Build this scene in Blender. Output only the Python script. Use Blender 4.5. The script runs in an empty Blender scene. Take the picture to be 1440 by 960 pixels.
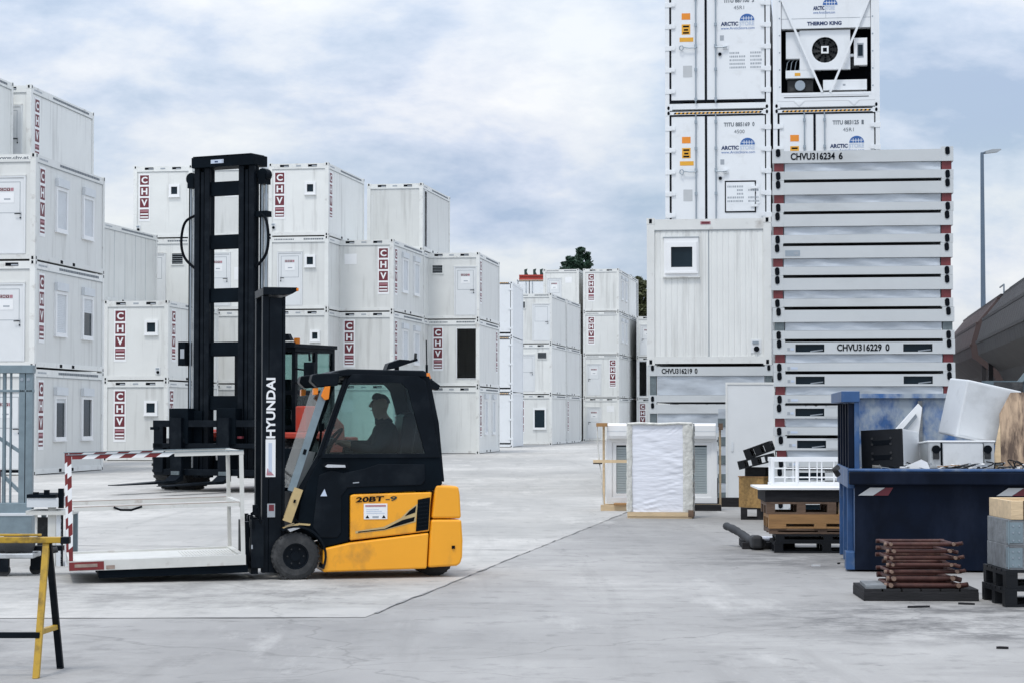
import bpy, bmesh, math, random
from mathutils import Vector, Matrix, Euler
random.seed(7)
R = math.radians
SC = bpy.context.scene
COL = SC.collection

# ---------------------------------------------------------------- camera
F = 3000.0                       # focal length in pixels of the 1440 px wide photograph
CAM_H = 1.55
HORIZON = 587.0
cam_d = bpy.data.cameras.new('camera')
cam_d.sensor_width = 36.0
cam_d.lens = 36.0 * F / 1440.0
cam_d.clip_start = 0.1
cam_d.clip_end = 3000
cam = bpy.data.objects.new('camera', cam_d)
COL.objects.link(cam)
cam.location = (0, 0, CAM_H)
cam.rotation_euler = (R(90) + math.atan((HORIZON - 480) / F), 0, 0)
SC.camera = cam

# ---------------------------------------------------------------- sky, sun, exposure
SUN_EL, SUN_AZ = R(65), R(207)    # azimuth clockwise from +Y: behind the camera, to the left
w = bpy.data.worlds.new('World')
SC.world = w
w.use_nodes = True
nt = w.node_tree
nt.nodes.clear()
def N(nt, t, **kw):
    n = nt.nodes.new(t)
    for k, v in kw.items():
        if k.startswith('i_'):
            n.inputs[k[2:].replace('_', ' ')].default_value = v
        else:
            setattr(n, k, v)
    return n
out = N(nt, 'ShaderNodeOutputWorld')
bg = N(nt, 'ShaderNodeBackground', i_Strength=0.13)
sky = N(nt, 'ShaderNodeTexSky', sky_type='NISHITA', sun_disc=False, sun_elevation=SUN_EL,
        sun_rotation=SUN_AZ, air_density=1.3, dust_density=1.5, ozone_density=1.0)
tc = N(nt, 'ShaderNodeTexCoord')
mp = N(nt, 'ShaderNodeMapping')
mp.inputs['Scale'].default_value = (1.0, 1.0, 2.3)
mp.inputs['Location'].default_value = (0.37, 0.0, 0.11)
n1 = N(nt, 'ShaderNodeTexNoise', i_Scale=5.2, i_Detail=7.0, i_Roughness=0.47, i_Distortion=0.35)
n2 = N(nt, 'ShaderNodeTexNoise', i_Scale=8.0, i_Detail=9.0, i_Roughness=0.58, i_Distortion=0.1)
r1 = N(nt, 'ShaderNodeValToRGB')
r1.color_ramp.elements[0].position = 0.40
r1.color_ramp.elements[1].position = 0.62
r1.color_ramp.elements[0].color = (0, 0, 0, 1)
r2 = N(nt, 'ShaderNodeValToRGB')
r2.color_ramp.elements[0].position = 0.37
r2.color_ramp.elements[0].color = (2.95, 3.7, 4.9, 1)
r2.color_ramp.elements[1].position = 0.64
r2.color_ramp.elements[1].color = (6.35, 6.45, 6.65, 1)
e_ = r2.color_ramp.elements.new(0.49); e_.color = (4.5, 5.0, 5.95, 1)
e_ = r2.color_ramp.elements.new(0.54); e_.color = (5.3, 5.6, 6.2, 1)
mixf = N(nt, 'ShaderNodeMath', operation='MULTIPLY_ADD')
mixf.inputs[1].default_value = 0.22
mixf.inputs[2].default_value = 0.78
mixc = N(nt, 'ShaderNodeMix', data_type='RGBA')
L = nt.links.new
L(tc.outputs['Generated'], mp.inputs['Vector'])
L(mp.outputs[0], n1.inputs['Vector']); L(mp.outputs[0], n2.inputs['Vector'])
L(n1.outputs['Fac'], r1.inputs[0]); L(n2.outputs['Fac'], r2.inputs[0])
L(r1.outputs[0], mixf.inputs[0]); L(mixf.outputs[0], mixc.inputs[0])
L(sky.outputs[0], mixc.inputs[6]); L(r2.outputs[0], mixc.inputs[7])
# an overcast sky is brighter overhead than at the horizon
sep = N(nt, 'ShaderNodeSeparateXYZ'); L(tc.outputs['Generated'], sep.inputs[0])
zen = N(nt, 'ShaderNodeMapRange'); zen.inputs[1].default_value = 0.12; zen.inputs[2].default_value = 1.0
zen.inputs[3].default_value = 1.0; zen.inputs[4].default_value = 2.0
L(sep.outputs[2], zen.inputs[0])
sca = N(nt, 'ShaderNodeVectorMath', operation='SCALE'); L(mixc.outputs[2], sca.inputs[0]); L(zen.outputs[0], sca.inputs['Scale'])
L(sca.outputs[0], bg.inputs['Color']); L(bg.outputs[0], out.inputs[0])

sun_d = bpy.data.lights.new('sun', 'SUN')
sun_d.energy = 1.5
sun_d.angle = R(11)
sun_d.color = (1.0, 0.965, 0.91)
sun = bpy.data.objects.new('sun', sun_d)
COL.objects.link(sun)
to_sun = Vector((math.sin(SUN_AZ) * math.cos(SUN_EL), math.cos(SUN_AZ) * math.cos(SUN_EL), math.sin(SUN_EL)))
sun.rotation_euler = to_sun.to_track_quat('Z', 'Y').to_euler()
sun.location = (0, 0, 60)
vs = SC.view_settings
vs.view_transform = 'Standard'
vs.look = 'None'
vs.exposure = 0.20
vs.gamma = 1.0
vs.use_curve_mapping = False
SC.cycles.use_denoising = True
SC.cycles.max_bounces = 8
SC.cycles.transparent_max_bounces = 16

# ---------------------------------------------------------------- helpers
def gx(px, d): return (px - 720.0) / F * d                 # world x of an image column at distance d
def ground(px, py):                                         # point on the ground under a pixel
    d = CAM_H * F / (py - HORIZON)
    return Vector((gx(px, d), d, 0))
def zof(py, d): return CAM_H - (py - HORIZON) * d / F

MATS = {}
def mat(name, col, rough=0.55, metal=0.0, var=0.06, scale=3.0, bump=0.0, bscale=30.0, stretch=(1, 1, 1),
        dirt=None, dirt_amt=0.0, dirt_scale=1.5, dirt_stretch=(1, 1, 1), dirt_lo=0.5, rnd=0.0, spec=0.5, coat=0.0):
    m = bpy.data.materials.new(name)
    m.use_nodes = True
    t = m.node_tree
    p = t.nodes['Principled BSDF']
    p.inputs['Roughness'].default_value = rough
    p.inputs['Metallic'].default_value = metal
    p.inputs['Specular IOR Level'].default_value = spec
    p.inputs['Coat Weight'].default_value = coat
    c = N(t, 'ShaderNodeTexCoord')
    oi = N(t, 'ShaderNodeObjectInfo')
    ad = N(t, 'ShaderNodeVectorMath', operation='MULTIPLY_ADD')
    t.links.new(oi.outputs['Random'], ad.inputs[0])
    ad.inputs[1].default_value = (37.0, 19.0, 53.0)
    t.links.new(c.outputs['Object'], ad.inputs[2])
    mp = N(t, 'ShaderNodeMapping'); mp.inputs['Scale'].default_value = stretch
    t.links.new(ad.outputs[0], mp.inputs['Vector'])
    n = N(t, 'ShaderNodeTexNoise', i_Scale=scale, i_Detail=5.0, i_Roughness=0.6)
    t.links.new(mp.outputs[0], n.inputs['Vector'])
    mr = N(t, 'ShaderNodeMapRange')
    mr.inputs[1].default_value = 0.25; mr.inputs[2].default_value = 0.75
    mr.inputs[3].default_value = 1 - var; mr.inputs[4].default_value = 1 + var
    t.links.new(n.outputs['Fac'], mr.inputs[0])
    fac = mr.outputs[0]
    if rnd:
        m2 = N(t, 'ShaderNodeMapRange'); m2.inputs[3].default_value = 1 - rnd; m2.inputs[4].default_value = 1 + rnd * 0.6
        t.links.new(oi.outputs['Random'], m2.inputs[0])
        mu = N(t, 'ShaderNodeMath', operation='MULTIPLY')
        t.links.new(fac, mu.inputs[0]); t.links.new(m2.outputs[0], mu.inputs[1])
        fac = mu.outputs[0]
    sc = N(t, 'ShaderNodeVectorMath', operation='SCALE')
    sc.inputs[0].default_value = col
    t.links.new(fac, sc.inputs['Scale'])
    colout = sc.outputs[0]
    if dirt:
        mp2 = N(t, 'ShaderNodeMapping'); mp2.inputs['Scale'].default_value = dirt_stretch
        t.links.new(ad.outputs[0], mp2.inputs['Vector'])
        dn = N(t, 'ShaderNodeTexNoise', i_Scale=dirt_scale, i_Detail=8.0, i_Roughness=0.62)
        t.links.new(mp2.outputs[0], dn.inputs['Vector'])
        dr = N(t, 'ShaderNodeMapRange')
        dr.inputs[1].default_value = dirt_lo; dr.inputs[2].default_value = dirt_lo + 0.18
        dr.inputs[3].default_value = 0; dr.inputs[4].default_value = dirt_amt
        t.links.new(dn.outputs['Fac'], dr.inputs[0])
        mx = N(t, 'ShaderNodeMix', data_type='RGBA')
        t.links.new(dr.outputs[0], mx.inputs[0]); t.links.new(colout, mx.inputs[6])
        mx.inputs[7].default_value = (*dirt, 1)
        colout = mx.outputs[2]
    t.links.new(colout, p.inputs['Base Color'])
    rr = N(t, 'ShaderNodeMapRange')
    rr.inputs[3].default_value = max(0.02, rough - 0.08); rr.inputs[4].default_value = min(1, rough + 0.08)
    t.links.new(n.outputs['Fac'], rr.inputs[0]); t.links.new(rr.outputs[0], p.inputs['Roughness'])
    if bump:
        bn = N(t, 'ShaderNodeTexNoise', i_Scale=bscale, i_Detail=5.0)
        t.links.new(mp.outputs[0], bn.inputs['Vector'])
        b = N(t, 'ShaderNodeBump', i_Strength=bump, i_Distance=0.02)
        t.links.new(bn.outputs['Fac'], b.inputs['Height']); t.links.new(b.outputs[0], p.inputs['Normal'])
    MATS[name] = m
    return m

DUST = (0.30, 0.30, 0.28)
mat('white_panel', (0.705, 0.715, 0.69), 0.42, var=0.045, scale=1.2, dirt=(0.37, 0.37, 0.35), dirt_amt=0.55, dirt_scale=1.5, dirt_stretch=(2.4, 2.4, 0.16), dirt_lo=0.53, rnd=0.13)
mat('white_frame', (0.72, 0.73, 0.705), 0.45, var=0.06, scale=2.0, dirt=(0.27, 0.24, 0.21), dirt_amt=0.6, dirt_scale=3.2, dirt_lo=0.57, rnd=0.08)
mat('door_white', (0.69, 0.71, 0.715), 0.4, var=0.03)
mat('bright_white', (0.80, 0.81, 0.81), 0.42, var=0.03)
mat('seam_gray', (0.30, 0.33, 0.35), 0.6)
mat('seam_light', (0.47, 0.49, 0.50), 0.6)
mat('rail_print', (0.13, 0.15, 0.17), 0.6)
mat('black_hole', (0.004, 0.006, 0.009), 0.8, spec=0.08)
mat('maroon', (0.135, 0.016, 0.026), 0.5, var=0.12, scale=8)
mat('pink_faded', (0.42, 0.20, 0.23), 0.5, var=0.1)
mat('shutter_gray', (0.62, 0.65, 0.67), 0.5)
mat('slat_gray', (0.34, 0.39, 0.40), 0.5)
mat('pane_dark', (0.014, 0.025, 0.034), 0.12, var=0.25, scale=0.8, spec=0.14)
mat('reefer_white', (0.74, 0.765, 0.78), 0.38, var=0.03, scale=1.0, dirt=(0.45, 0.45, 0.44), dirt_amt=0.28, dirt_scale=1.6, dirt_stretch=(2, 2, 0.3), dirt_lo=0.57)
mat('gasket', (0.005, 0.007, 0.011), 0.7, spec=0.1)
mat('steel_rod', (0.33, 0.38, 0.42), 0.4, metal=0.6)
mat('galvanised', (0.21, 0.27, 0.30), 0.48, metal=0.4, var=0.18, scale=7, dirt=(0.14, 0.17, 0.19), dirt_amt=0.4, dirt_scale=3)
mat('sticker_yellow', (0.72, 0.36, 0.03), 0.5)
mat('sticker_orange', (0.75, 0.25, 0.02), 0.5)
mat('logo_navy', (0.015, 0.035, 0.11), 0.5)
mat('logo_blue', (0.03, 0.12, 0.36), 0.5)
mat('logo_pale', (0.50, 0.57, 0.68), 0.5)
mat('print_gray', (0.33, 0.36, 0.39), 0.6)
mat('pack_frame', (0.53, 0.555, 0.56), 0.45, var=0.05, scale=1.4, dirt=(0.36, 0.37, 0.36), dirt_amt=0.4, dirt_scale=1.4, dirt_stretch=(0.5, 1, 2), dirt_lo=0.55)
mat('pack_red', (0.14, 0.022, 0.026), 0.5, var=0.3, scale=12)
mat('pack_gray_post', (0.12, 0.15, 0.16), 0.5, var=0.3, scale=12)
mat('wrap_film', (0.45, 0.49, 0.53), 0.3, var=0.30, scale=2.2, bump=0.35, bscale=4.0, stretch=(0.5, 1, 2.0), spec=0.6)
mat('film_white', (0.78, 0.80, 0.86), 0.28, var=0.05, scale=4.0, bump=0.55, bscale=7.0, stretch=(0.45, 1, 2.6), spec=0.6)
mat('film_edge', (0.62, 0.62, 0.58), 0.35, var=0.25, scale=12.0, bump=0.7, bscale=20.0)
mat('black_paint', (0.0035, 0.0065, 0.010), 0.6, var=0.4, scale=2.5, spec=0.05)
mat('black_satin', (0.0045, 0.0075, 0.0115), 0.42, var=0.3, scale=4, spec=0.09, dirt=(0.02, 0.024, 0.028), dirt_amt=0.35, dirt_scale=4)
mat('rubber', (0.022, 0.024, 0.026), 0.8, var=0.25, scale=9, bump=0.3, bscale=40, dirt=(0.10, 0.10, 0.10), dirt_amt=0.4, dirt_scale=6)
mat('truck_yellow', (0.86, 0.37, 0.014), 0.33, var=0.05, scale=2, dirt=(0.30, 0.15, 0.035), dirt_amt=0.6, dirt_scale=4.2, dirt_stretch=(0.8, 1, 0.6), dirt_lo=0.545, coat=0.15)
mat('truck_red', (0.42, 0.045, 0.025), 0.38, var=0.12, scale=3, dirt=(0.18, 0.05, 0.04), dirt_amt=0.5, dirt_scale=3)
mat('beige', (0.48, 0.36, 0.17), 0.5, var=0.15, scale=6)
mat('chrome', (0.72, 0.74, 0.76), 0.15, metal=0.9)
mat('amber', (0.75, 0.21, 0.01), 0.25)
mat('skin', (0.20, 0.11, 0.08), 0.6)
mat('jacket', (0.012, 0.016, 0.021), 0.9, spec=0.1)
mat('hair', (0.03, 0.028, 0.027), 0.8)
mat('stripe_red', (0.17, 0.016, 0.017), 0.5, var=0.25, scale=10)
mat('cage_white', (0.60, 0.60, 0.565), 0.5, var=0.08, scale=5, dirt=(0.22, 0.15, 0.11), dirt_amt=0.6, dirt_scale=7, dirt_lo=0.60)
mat('cage_rust', (0.30, 0.23, 0.19), 0.7, var=0.3, scale=12)
mat('trestle_yellow', (0.44, 0.27, 0.02), 0.45, var=0.18, scale=7, dirt=(0.05, 0.035, 0.015), dirt_amt=0.85, dirt_scale=7, dirt_lo=0.50)
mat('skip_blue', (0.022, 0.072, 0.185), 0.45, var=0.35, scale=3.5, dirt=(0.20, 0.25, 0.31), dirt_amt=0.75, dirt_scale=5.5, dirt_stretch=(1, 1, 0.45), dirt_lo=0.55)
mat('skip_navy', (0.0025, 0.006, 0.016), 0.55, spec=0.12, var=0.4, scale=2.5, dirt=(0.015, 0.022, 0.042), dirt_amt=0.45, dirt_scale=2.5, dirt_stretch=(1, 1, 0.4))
mat('skip_peeled', (0.045, 0.13, 0.33), 0.55, var=0.35, scale=5, dirt=(0.40, 0.45, 0.48), dirt_amt=0.9, dirt_scale=3.4, dirt_stretch=(1.2, 1, 0.7), dirt_lo=0.405)
mat('reflector_white', (0.55, 0.56, 0.56), 0.35)
mat('oak_wood', (0.33, 0.18, 0.07), 0.7, var=0.28, scale=5, stretch=(0.4, 3, 3), bump=0.2)
mat('old_wood', (0.14, 0.09, 0.06), 0.8, var=0.35, scale=5, stretch=(0.4, 3, 3), bump=0.3)
mat('pine_wood', (0.62, 0.47, 0.29), 0.65, var=0.2, scale=5, stretch=(0.5, 3, 3), bump=0.2)
mat('osb', (0.33, 0.20, 0.07), 0.75, var=0.4, scale=22, bump=0.3)
mat('ply', (0.50, 0.36, 0.24), 0.65, var=0.35, scale=5, stretch=(4, 3, 0.6), dirt=(0.08, 0.05, 0.035), dirt_amt=0.95, dirt_scale=6.5, dirt_stretch=(1.6, 1, 0.4), dirt_lo=0.42)
mat('dark_plastic', (0.007, 0.0085, 0.011), 0.55, spec=0.25, var=0.3, scale=6)
mat('dark_timber', (0.022, 0.022, 0.024), 0.8, spec=0.2, var=0.4, scale=6, stretch=(0.5, 3, 3), bump=0.3)
mat('grey_wood', (0.19, 0.205, 0.215), 0.8, var=0.3, scale=6, stretch=(0.5, 3, 3), bump=0.35, dirt=(0.05, 0.05, 0.055), dirt_amt=0.6, dirt_scale=3)
mat('rust_pipe', (0.06, 0.022, 0.018), 0.6, spec=0.3, var=0.4, scale=10, dirt=(0.13, 0.07, 0.05), dirt_amt=0.6, dirt_scale=8)
mat('pipe_end', (0.20, 0.13, 0.095), 0.6, var=0.3, scale=12)
mat('appliance', (0.60, 0.62, 0.63), 0.4, var=0.06, scale=3, dirt=(0.32, 0.33, 0.33), dirt_amt=0.5, dirt_scale=3, dirt_lo=0.55)
mat('alu', (0.50, 0.52, 0.53), 0.35, metal=0.5, var=0.1, dirt=(0.22, 0.22, 0.22), dirt_amt=0.5, dirt_scale=5)
mat('scrap', (0.22, 0.22, 0.21), 0.8, var=0.7, scale=7)
mat('wagon_gray', (0.024, 0.021, 0.021), 0.6, var=0.18, scale=1.2, stretch=(2, 0.5, 0.4), dirt=(0.05, 0.04, 0.037), dirt_amt=0.5, dirt_scale=1.0, dirt_stretch=(1, 2.5, 0.3))
mat('wagon_brown', (0.062, 0.040, 0.037), 0.65, var=0.2, scale=1.2, dirt=(0.15, 0.10, 0.095), dirt_amt=0.5, dirt_scale=1.0, dirt_stretch=(1, 2.5, 0.3))
mat('wagon_dark', (0.018, 0.016, 0.018), 0.7, var=0.3)
mat('blue_gray', (0.13, 0.18, 0.21), 0.5, var=0.2, scale=3, dirt=(0.30, 0.35, 0.37), dirt_amt=0.4, dirt_scale=3)
mat('lamp_gray', (0.10, 0.14, 0.19), 0.5)
mat('lamp_head', (0.33, 0.36, 0.38), 0.5)
mat('beam_red', (0.33, 0.035, 0.022), 0.5, var=0.2)
mat('dark_green', (0.015, 0.035, 0.028), 0.7)
mat('bark', (0.06, 0.045, 0.035), 0.9, bump=0.4)
mat('leaf_dark', (0.025, 0.060, 0.036), 0.6, var=0.6, scale=0.8)
mat('leaf_olive', (0.065, 0.075, 0.028), 0.6, var=0.5, scale=0.8)
mat('gray_hose', (0.022, 0.024, 0.027), 0.6, var=0.3)

def glass(name, tint, refl=0.10, rough=0.03):
    m = bpy.data.materials.new(name); m.use_nodes = True
    t = m.node_tree; t.nodes.clear()
    o = N(t, 'ShaderNodeOutputMaterial'); tr = N(t, 'ShaderNodeBsdfTransparent'); gl = N(t, 'ShaderNodeBsdfGlossy')
    tr.inputs[0].default_value = (*tint, 1); gl.inputs['Roughness'].default_value = rough
    fr = N(t, 'ShaderNodeLayerWeight', i_Blend=0.5)
    pw = N(t, 'ShaderNodeMath', operation='POWER'); pw.inputs[1].default_value = 4.0
    t.links.new(fr.outputs['Facing'], pw.inputs[0])
    nz = N(t, 'ShaderNodeTexNoise', i_Scale=2.0)
    m0 = N(t, 'ShaderNodeMath', operation='MULTIPLY_ADD'); m0.inputs[1].default_value = refl * 0.4; m0.inputs[2].default_value = 0.01
    t.links.new(nz.outputs['Fac'], m0.inputs[0])
    ma = N(t, 'ShaderNodeMath', operation='MULTIPLY_ADD'); ma.inputs[1].default_value = 0.5
    t.links.new(pw.outputs[0], ma.inputs[0]); t.links.new(m0.outputs[0], ma.inputs[2])
    mx = N(t, 'ShaderNodeMixShader')
    t.links.new(ma.outputs[0], mx.inputs[0]); t.links.new(tr.outputs[0], mx.inputs[1]); t.links.new(gl.outputs[0], mx.inputs[2])
    t.links.new(mx.outputs[0], o.inputs[0])
    MATS[name] = m
glass('cab_glass', (0.71, 0.815, 0.80))
glass('film_clear', (0.86, 0.88, 0.90), 0.5, 0.25)

_txt = {}
def text_mesh(s, bold=0.0):
    k = (s, bold)
    if k not in _txt:
        cu = bpy.data.curves.new('lettering', 'FONT')
        cu.body = s; cu.size = 1.0; cu.offset = bold; cu.resolution_u = 3
        o = bpy.data.objects.new('lettering', cu)
        COL.objects.link(o)
        dg = bpy.context.evaluated_depsgraph_get(); dg.update()
        me = o.evaluated_get(dg).to_mesh()
        vsx = [tuple(v.co) for v in me.vertices]; fs = [tuple(p.vertices) for p in me.polygons]
        o.evaluated_get(dg).to_mesh_clear()
        bpy.data.objects.remove(o); bpy.data.curves.remove(cu)
        x0 = min(v[0] for v in vsx); x1 = max(v[0] for v in vsx); y0 = min(v[1] for v in vsx); y1 = max(v[1] for v in vsx)
        _txt[k] = ([(v[0] - x0, v[1] - y0) for v in vsx], fs, x1 - x0, y1 - y0)
    return _txt[k]

class MB:
    """collects shapes; build() links them as ONE mesh object"""
    def __init__(s): s.v = []; s.f = []; s.m = []; s.s = []; s.X = None; s.log = []
    def add(s, vs, fs, m, smooth=False):
        b = len(s.v)
        s.log.append((b, len(vs), len(s.f), len(fs)))
        if s.X is not None: vs = [s.X @ Vector(v) for v in vs]
        s.v += [tuple(v) for v in vs]
        s.f += [tuple(b + i for i in f) for f in fs]
        s.m += [m] * len(fs); s.s += [smooth] * len(fs)
        return s
    def box(s, x0, x1, y0, y1, z0, z1, m):
        v = [(x, y, z) for z in (z0, z1) for y in (y0, y1) for x in (x0, x1)]
        return s.add(v, [(0, 2, 3, 1), (4, 5, 7, 6), (0, 1, 5, 4), (2, 6, 7, 3), (0, 4, 6, 2), (1, 3, 7, 5)], m)
    def pt(s, p, ax, t):
        return (p[0], t, p[1]) if ax == 'y' else ((t, p[0], p[1]) if ax == 'x' else (p[0], p[1], t))
    def prism(s, poly, ax, a, b, m, smooth=False):
        n = len(poly)
        v = [s.pt(p, ax, a) for p in poly] + [s.pt(p, ax, b) for p in poly]
        s.add(v, [tuple(range(n)), tuple(range(2 * n - 1, n - 1, -1))] + [(i, (i + 1) % n, n + (i + 1) % n, n + i) for i in range(n)], m, smooth)
        return s
    def ring(s, outer, inner, ax, a, b, m):
        n = len(outer)
        v = [s.pt(p, ax, t) for t in (a, b) for q in (outer, inner) for p in q]
        fs = []
        for i in range(n):
            j = (i + 1) % n
            fs += [(i, j, n + j, n + i), (2 * n + i, 3 * n + i, 3 * n + j, 2 * n + j), (i, 2 * n + i, 2 * n + j, j), (n + i, n + j, 3 * n + j, 3 * n + i)]
        return s.add(v, fs, m)
    def poly(s, pts, m): return s.add(pts, [tuple(range(len(pts)))], m)
    def tube(s, pts, r, m, n=8, caps=True):
        pts = [Vector(p) for p in pts]
        rs = r if isinstance(r, (list, tuple)) else [r] * len(pts)
        t0 = (pts[1] - pts[0]).normalized()
        u = t0.orthogonal().normalized()
        rings = []
        for i, p in enumerate(pts):
            t = ((pts[min(i + 1, len(pts) - 1)] - pts[max(i - 1, 0)])).normalized()
            u = (u - t * u.dot(t))
            u = u.normalized() if u.length > 1e-6 else t.orthogonal().normalized()
            wv = t.cross(u)
            rings.append([p + (u * math.cos(2 * math.pi * k / n) + wv * math.sin(2 * math.pi * k / n)) * rs[i] for k in range(n)])
        v = [q for rg in rings for q in rg]
        s.add(v, [(i * n + k, i * n + (k + 1) % n, (i + 1) * n + (k + 1) % n, (i + 1) * n + k) for i in range(len(pts) - 1) for k in range(n)], m, True)
        if caps:
            s.add(rings[0], [tuple(range(n - 1, -1, -1))], m); s.add(rings[-1], [tuple(range(n))], m)
        return s
    def bar(s, p0, p1, w, h, m):                       # rectangular bar between two points
        p0, p1 = Vector(p0), Vector(p1); t = (p1 - p0).normalized()
        side = t.cross(Vector((0, 0, 1)))
        side = side.normalized() if side.length > 1e-4 else Vector((1, 0, 0))
        up = side.cross(t).normalized()
        v = [p + side * a * w / 2 + up * b * h / 2 for p in (p0, p1) for a, b in ((-1, -1), (1, -1), (1, 1), (-1, 1))]
        return s.add(v, [(3, 2, 1, 0), (4, 5, 6, 7), (0, 1, 5, 4), (1, 2, 6, 5), (2, 3, 7, 6), (3, 0, 4, 7)], m)
    def disc(s, c, r, ax, a, b, m, n=20, r2=None):
        t = {'x': Vector((1, 0, 0)), 'y': Vector((0, 1, 0)), 'z': Vector((0, 0, 1))}[ax]
        c = Vector(c)
        return s.tube([c + t * a, c + t * b], [r, r2 if r2 is not None else r], m, n)
    def text(s, st, o, rv, uv, h, m, width=None, bold=0.0, center=False):
        vs, fs, tw, th = text_mesh(st, bold)
        k = h / th; kx = k if width is None else width / tw
        o, rv, uv = Vector(o), Vector(rv), Vector(uv)
        if center: o = o - rv * tw * kx / 2 - uv * h / 2
        return s.add([o + rv * x * kx + uv * y * k for x, y in vs], fs, m)
    def mesh(s, name):
        me = bpy.data.meshes.new(name)
        me.from_pydata(s.v, [], s.f)
        names = []
        for m in s.m:
            if m not in names: names.append(m)
        for m in names: me.materials.append(MATS[m])
        ix = {m: i for i, m in enumerate(names)}
        me.polygons.foreach_set('material_index', [ix[m] for m in s.m])
        bm = bmesh.new(); bm.from_mesh(me)
        bmesh.ops.recalc_face_normals(bm, faces=bm.faces)
        bm.to_mesh(me); bm.free()
        me.polygons.foreach_set('use_smooth', s.s)
        me.update()
        return me
    def split(s, name, parent=None, bevel=0.0, M=None, gap=.003):
        """one object for each group of touching shapes"""
        bb = []
        for i0, n, f0, nf in s.parts():
            P = s.v[i0:i0 + n]; bb.append([min(p[k] for p in P) - gap for k in range(3)] + [max(p[k] for p in P) + gap for k in range(3)])
        pr = list(s.parts()); own = list(range(len(bb)))
        def f(i):
            while own[i] != i: i = own[i]
            return i
        for i in range(len(bb)):
            for j in range(i):
                if all(bb[i][k] <= bb[j][k + 3] and bb[j][k] <= bb[i][k + 3] for k in range(3)): own[f(i)] = f(j)
        groups = {}
        for i in range(len(bb)): groups.setdefault(f(i), []).append(i)
        res = []
        for g_ in groups.values():
            mb = MB()
            for i in g_:
                i0, n, f0, nf = pr[i]; b = len(mb.v)
                mb.v += s.v[i0:i0 + n]; mb.f += [tuple(b + q - i0 for q in fc) for fc in s.f[f0:f0 + nf]]
                mb.m += s.m[f0:f0 + nf]; mb.s += s.s[f0:f0 + nf]
            res.append(mb.build(name, parent, bevel, M))
        return res
    def parts(s): return s.log
    def build(s, name, parent=None, bevel=0.0, M=None, seg=2):
        return link(name, s.mesh(name), parent, bevel, M, seg)

def link(name, me, parent=None, bevel=0.0, M=None, seg=2):
    o = bpy.data.objects.new(name, me)
    COL.objects.link(o)
    if parent is not None: o.parent = parent
    if M is not None: o.matrix_basis = M
    if bevel:
        b = o.modifiers.new('bevel', 'BEVEL'); b.width = bevel; b.segments = seg; b.limit_method = 'ANGLE'; b.angle_limit = R(40)
    return o
_cache = {}
def cached(key, fn, name):
    if key not in _cache:
        mb = MB(); fn(mb); _cache[key] = mb.mesh(name)
    return _cache[key]
def tag(o, label, cat, group=None, kind=None):
    if label: o['label'] = label
    if cat: o['category'] = cat
    if group: o['group'] = group
    if kind: o['kind'] = kind
    return o
def thing(name, label, cat, loc, rz=0.0, group=None, ry=0.0, rx=0.0):
    o = bpy.data.objects.new(name, None)
    o.empty_display_size = 0.3
    COL.objects.link(o)
    o.location = loc; o.rotation_euler = (rx, ry, rz)
    return tag(o, label, cat, group)
def structure(o): o['kind'] = 'structure'; return o

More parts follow.
